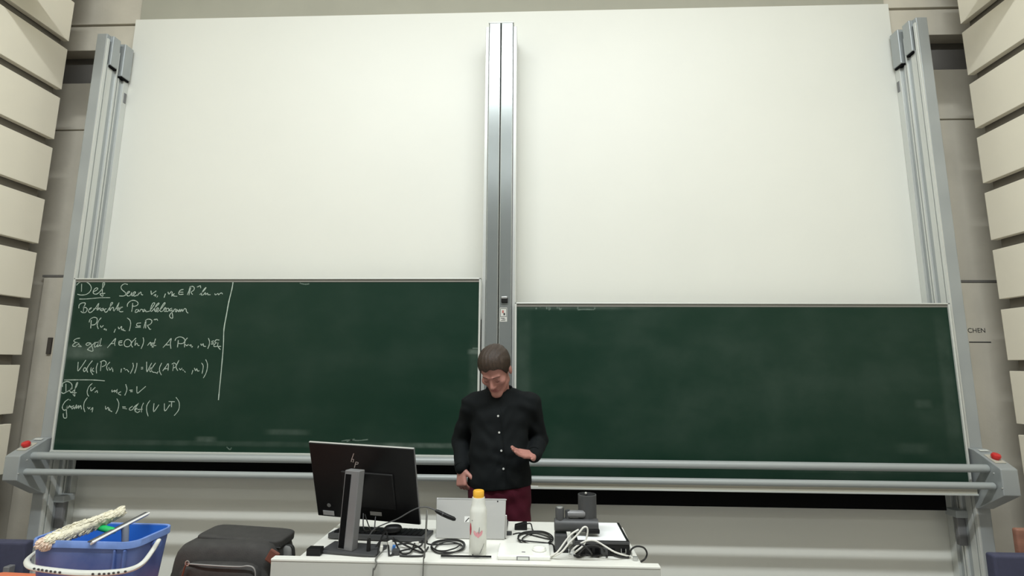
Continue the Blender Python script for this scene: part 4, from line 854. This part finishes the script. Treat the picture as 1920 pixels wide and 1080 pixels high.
body.cone(NB+[0, .01, -.06], HIP, .085, .085, .04).cone(SRj, SLj, .045, .045, .04).cone(HIP, HIP+[0, 0, -.05], .085, .085, .04)
for a, b, c in ((SRj, ERj, WRj), (SLj, ELj, WLj)): body.cone(a, b, .044, .037, .02).cone(b, c, .037, .025, .015)
for a, b, c in ((HIPR, kneeR, ankR), (HIPL, kneeL, ankL)): body.cone(a, b, .07, .048, .03).cone(b, c, .052, .036, .02)
def hand(s, w0, d, n, side, curl, spread=.06, tcurl=.3, sc=1.):
    """w0 wrist, d towards the fingers, n out of the back of the hand, side towards the thumb"""
    d = d/np.linalg.norm(d); n = n-d*(n@d); n /= np.linalg.norm(n); sv = np.cross(d, n); sv = sv if sv@side > 0 else -sv
    k = sc
    for o in (-.026, -.009, .009, .026): s.cone(w0+d*.012*k+sv*o*.7*k, w0+d*.088*k+sv*o*1.05*k, .0135*k, .0115*k, .012)
    for o, L in ((.028, .9), (.0095, 1.), (-.0095, .93), (-.027, .74)):
        p0 = w0+d*.086*k+sv*o*k; dd = d+sv*o*spread*20; dd /= np.linalg.norm(dd); ang = 0; r = .0092*k
        for j, (ln, cu) in enumerate(((.046, curl), (.028, curl*1.2), (.022, curl*.9))):
            ang += cu; v = math.cos(ang)*dd-math.sin(ang)*n; p1 = p0+v*ln*L*k; s.cone(p0, p1, r, r*.9, .003); p0 = p1; r *= .9
    p0 = w0+d*.022*k+sv*.028*k-n*.004; v0 = d*.62+sv*.75-n*.22; v0 /= np.linalg.norm(v0)
    p1 = p0+v0*.044*k; v1 = v0+d*tcurl-sv*tcurl*.8-n*.15; v1 /= np.linalg.norm(v1); p2 = p1+v1*.032*k; v2 = v1+d*tcurl*.6-sv*tcurl*.8; v2 /= np.linalg.norm(v2)
    s.cone(p0, p1, .0145*k, .0115*k, .008).cone(p1, p2, .0112*k, .0098*k, .004).cone(p2, p2+v2*.024*k, .0098*k, .0078*k, .004)
hand(body, WRj, np.array([.03, -.22, -.95]), np.array([-.55, -.75, .1]), np.array([.5, -.6, 0]), .95, sc=.95)
hand(body, WLj, at(966, 849, 2.76)-WLj, np.array([.05, .55, -.8]), np.array([0, -.8, .4]), .16, .05, .15, sc=.95)
body.build('body', M_SKIN, ped, 2)
# hair cap, brows, lips, eyelids
hair = SDF(HC-.17, HC+.17, .004)
hair.ell(H(0, -.014, .037), np.array([.0855, .104, .0915])*KS, .0, HR)
def hair_cut(d, x, y, z):
    p = np.stack([x-HC[0], y-HC[1], z-HC[2]], -1)@HR/KS; a, b, c = p[..., 0], p[..., 1], p[..., 2]
    line = np.interp(b, [-.12, -.07, -.02, .012, .03, .055, .085, .12], [-.085, -.07, -.035, -.036, .005, .042, .060, .064])+.006*np.sin(a*60)+.004*np.sin(a*140+1)
    d2 = d+.0010*np.sin(a*300+np.sin(b*50)*2+b*40)+.0012*np.sin(b*47+a*31+c*20)*np.sin(a*60)
    return np.maximum(d2, (line-c)*.8*KS)
hair.field(hair_cut); hair.build('hair', M_HAIR, ped, 1)
for q in (-1, 1): MB().tube(smooth_path([H(q*.014, .0935, .017), H(q*.024, .0925, .020), H(q*.036, .0865, .020), H(q*.049, .073, .014)], 3), [.0018]+[.0026]*7+[.0018, .001], 8).build('eyebrow', mat('brow hair', (.10, .045, .03), .8), ped)
for q in (-1, 1): MB().tube([H(q*.019, .0865, -.011), H(q*.031, .0885, -.013), H(q*.043, .081, -.010)], [.0008, .0014, .0008], 6).build('eyelid_line', mat('dark lashes', (.10, .04, .03), .7), ped)
M_LIP = mat('lips', (.36, .13, .12), .5)
for z0_, rr_ in ((-.0675, .0040), (-.0765, .0048)): MB().tube(smooth_path([H(-.021, .079, -.072), H(-.009, .0868, z0_), H(.009, .0868, z0_), H(.021, .079, -.072)], 5), [.002]+[rr_*KS]*14+[.002], 8).build('lip', M_LIP, ped)
# shirt
sh = SDF((pp[0]-.36, 2.60, .72), (pp[0]+.36, 3.24, 1.50), .006)
sh.ell(at(937, 792, 2.97), (.165, .118, .185), .03).ell(at(937, 850, 2.95), (.172, .125, .17), .05).ell(at(936, 900, 2.95), (.180, .132, .14), .05)
sh.cone(SRj+[.012, 0, .0], SLj+[-.012, 0, .0], .062, .062, .05).cone(NB+[-.02, .03, -.01], SRj, .066, .06, .04).cone(NB+[.02, .03, -.01], SLj, .066, .06, .04)
for a, b, c in ((SRj, ERj, WRj), (SLj, ELj, WLj)):
    e = b+(c-b)*.93; sh.cone(a, b, .066, .056, .025).cone(b, e, .054, .040, .02)
    sh.cone(b+(c-b)*.80, b+(c-b)*.97, .039, .040, .006)
def shirt_field(d, x, y, z):
    hem = at(935, 923, 2.82)[2]+.012*np.sin((x-pp[0])*9+.5)+.05*np.clip(np.abs(x-pp[0])-.10, 0, 1)
    arm = (x < pp[0]-.185) | (x > pp[0]+.185)
    f = .004*np.sin(z*34+x*18+2.6*np.sin(x*17+z*11+y*8))*np.sin(x*23-z*17+1.5*np.sin(z*21))+.002*np.sin(z*70-x*31+3*np.sin(x*20))*np.sin(x*37+z*8)
    d2 = d+f
    # neck opening
    nk = np.sqrt((x-NB[0])**2+(y-(NB[1]-.0))**2*.8+((z-(NB[2]+.07))*.75)**2)-.074
    d2 = np.maximum(d2, -nk)
    return np.where(arm & (y < 3.2), d2, np.maximum(d2, hem-z))
sh.field(shirt_field)
shirt = sh.build('shirt', M_SHIRT, ped, 2)
def hit(s, px, py):
    d = ray(px, py); d = d/np.linalg.norm(d); t = 2.3
    while t < 4:
        q = CAM+d*t; i = np.round((q-s.lo)/s.h).astype(int)
        if np.all(i >= 0) and np.all(i < s.n) and s.d[tuple(i)] < 0: return q-d*.004
        t += .003
    return CAM+d*2.9
for px, py in ((934, 780), (936, 811), (940, 845), (944, 879)): q = hit(sh, px, py); MB().lathe([(.0, 0), (.0055, 0), (.0058, .0015), (.0045, .0028), (0, .002)], q+[0, -.001, 0], 12, rotx(math.pi/2)).build('button', mat('pale button', (.62, .62, .60), .35), shirt)
pl_ = [hit(sh, 932.5+(944.5-932.5)*k/13+1.5*(1 if sgn else 0)*0, 762+(905-762)*k/13)+[0, -.001, 0] for k in range(14) for sgn in (0,)]
MB().tube(smooth_path([p+[.016, 0, 0] for p in pl_], 3), .0016, 6).build('placket_edge', M_SHIRT, shirt)
# collar: two wings around the neck
def ringp(a, r, z): return NB+np.array([r*math.sin(a)*1.02, -r*math.cos(a)*.95+.004, z+.028*(1-math.cos(a))/2])
for sg in (-1, 1):
    v = []; N = 14
    for i in range(N+1):
        a = sg*(.22+(math.pi-.22)*i/N); k = 1-i/N
        v += [ringp(a, .068, .030), ringp(a, .074, .036), ringp(a, .082+.012*k, .004-.03*k**3), ringp(a, .076+.01*k, -.002-.03*k**3)]
    f = []
    for i in range(N):
        for j in range(4): f.append((i*4+j, i*4+(j+1) % 4, (i+1)*4+(j+1) % 4, (i+1)*4+j))
    f += [(3, 2, 1, 0), tuple(N*4+j for j in range(4))]
    MB().add(v, f).build('collar_wing', M_SHIRT, shirt, smooth=True)
for (b, c) in ((ERj, WRj), (ELj, WLj)):
    u0 = b+(c-b)*.84; u1 = b+(c-b)*.975; MB().tube([u0, u0+(u1-u0)*.5, u1], [.0415, .043, .0415], 18).build('cuff', M_SHIRT, shirt)
# trousers and shoes
tr = SDF((pp[0]-.30, 2.70, FZ), (pp[0]+.30, 3.20, 1.0), .007)
tr.ell(at(936, 905, 2.95), (.168, .122, .15), .03)
for a, b, c in ((HIPR, kneeR, ankR), (HIPL, kneeL, ankL)): tr.cone(a, b, .098, .070, .03).cone(b, c+[0, 0, -.02], .070, .058, .03)
tr.field(lambda d, x, y, z: np.maximum(d+.003*np.sin(z*60+x*30)*np.sin(x*50+y*20), np.maximum(z-.95, (FZ+.05)-z)))
trs = tr.build('trousers', M_TROU, ped, 2)
bz = at(936, 905, 2.83)[2]
for a in (ankR, ankL):
    s = SDF((a[0]-.09, a[1]-.25, FZ), (a[0]+.09, a[1]+.12, FZ+.16), .006)
    s.cone(np.array([a[0], a[1]+.02, FZ+.05]), np.array([a[0], a[1]-.16, FZ+.035]), .045, .038, .01).cone(np.array([a[0], a[1]+.01, FZ+.05]), np.array([a[0], a[1]+.01, FZ+.11]), .045, .045, .02)
    s.field(lambda d, x, y, z: np.maximum(d, FZ+.004-z)); s.build('shoe', mat('dark shoe leather', (.02, .018, .016), .5), ped, 1)
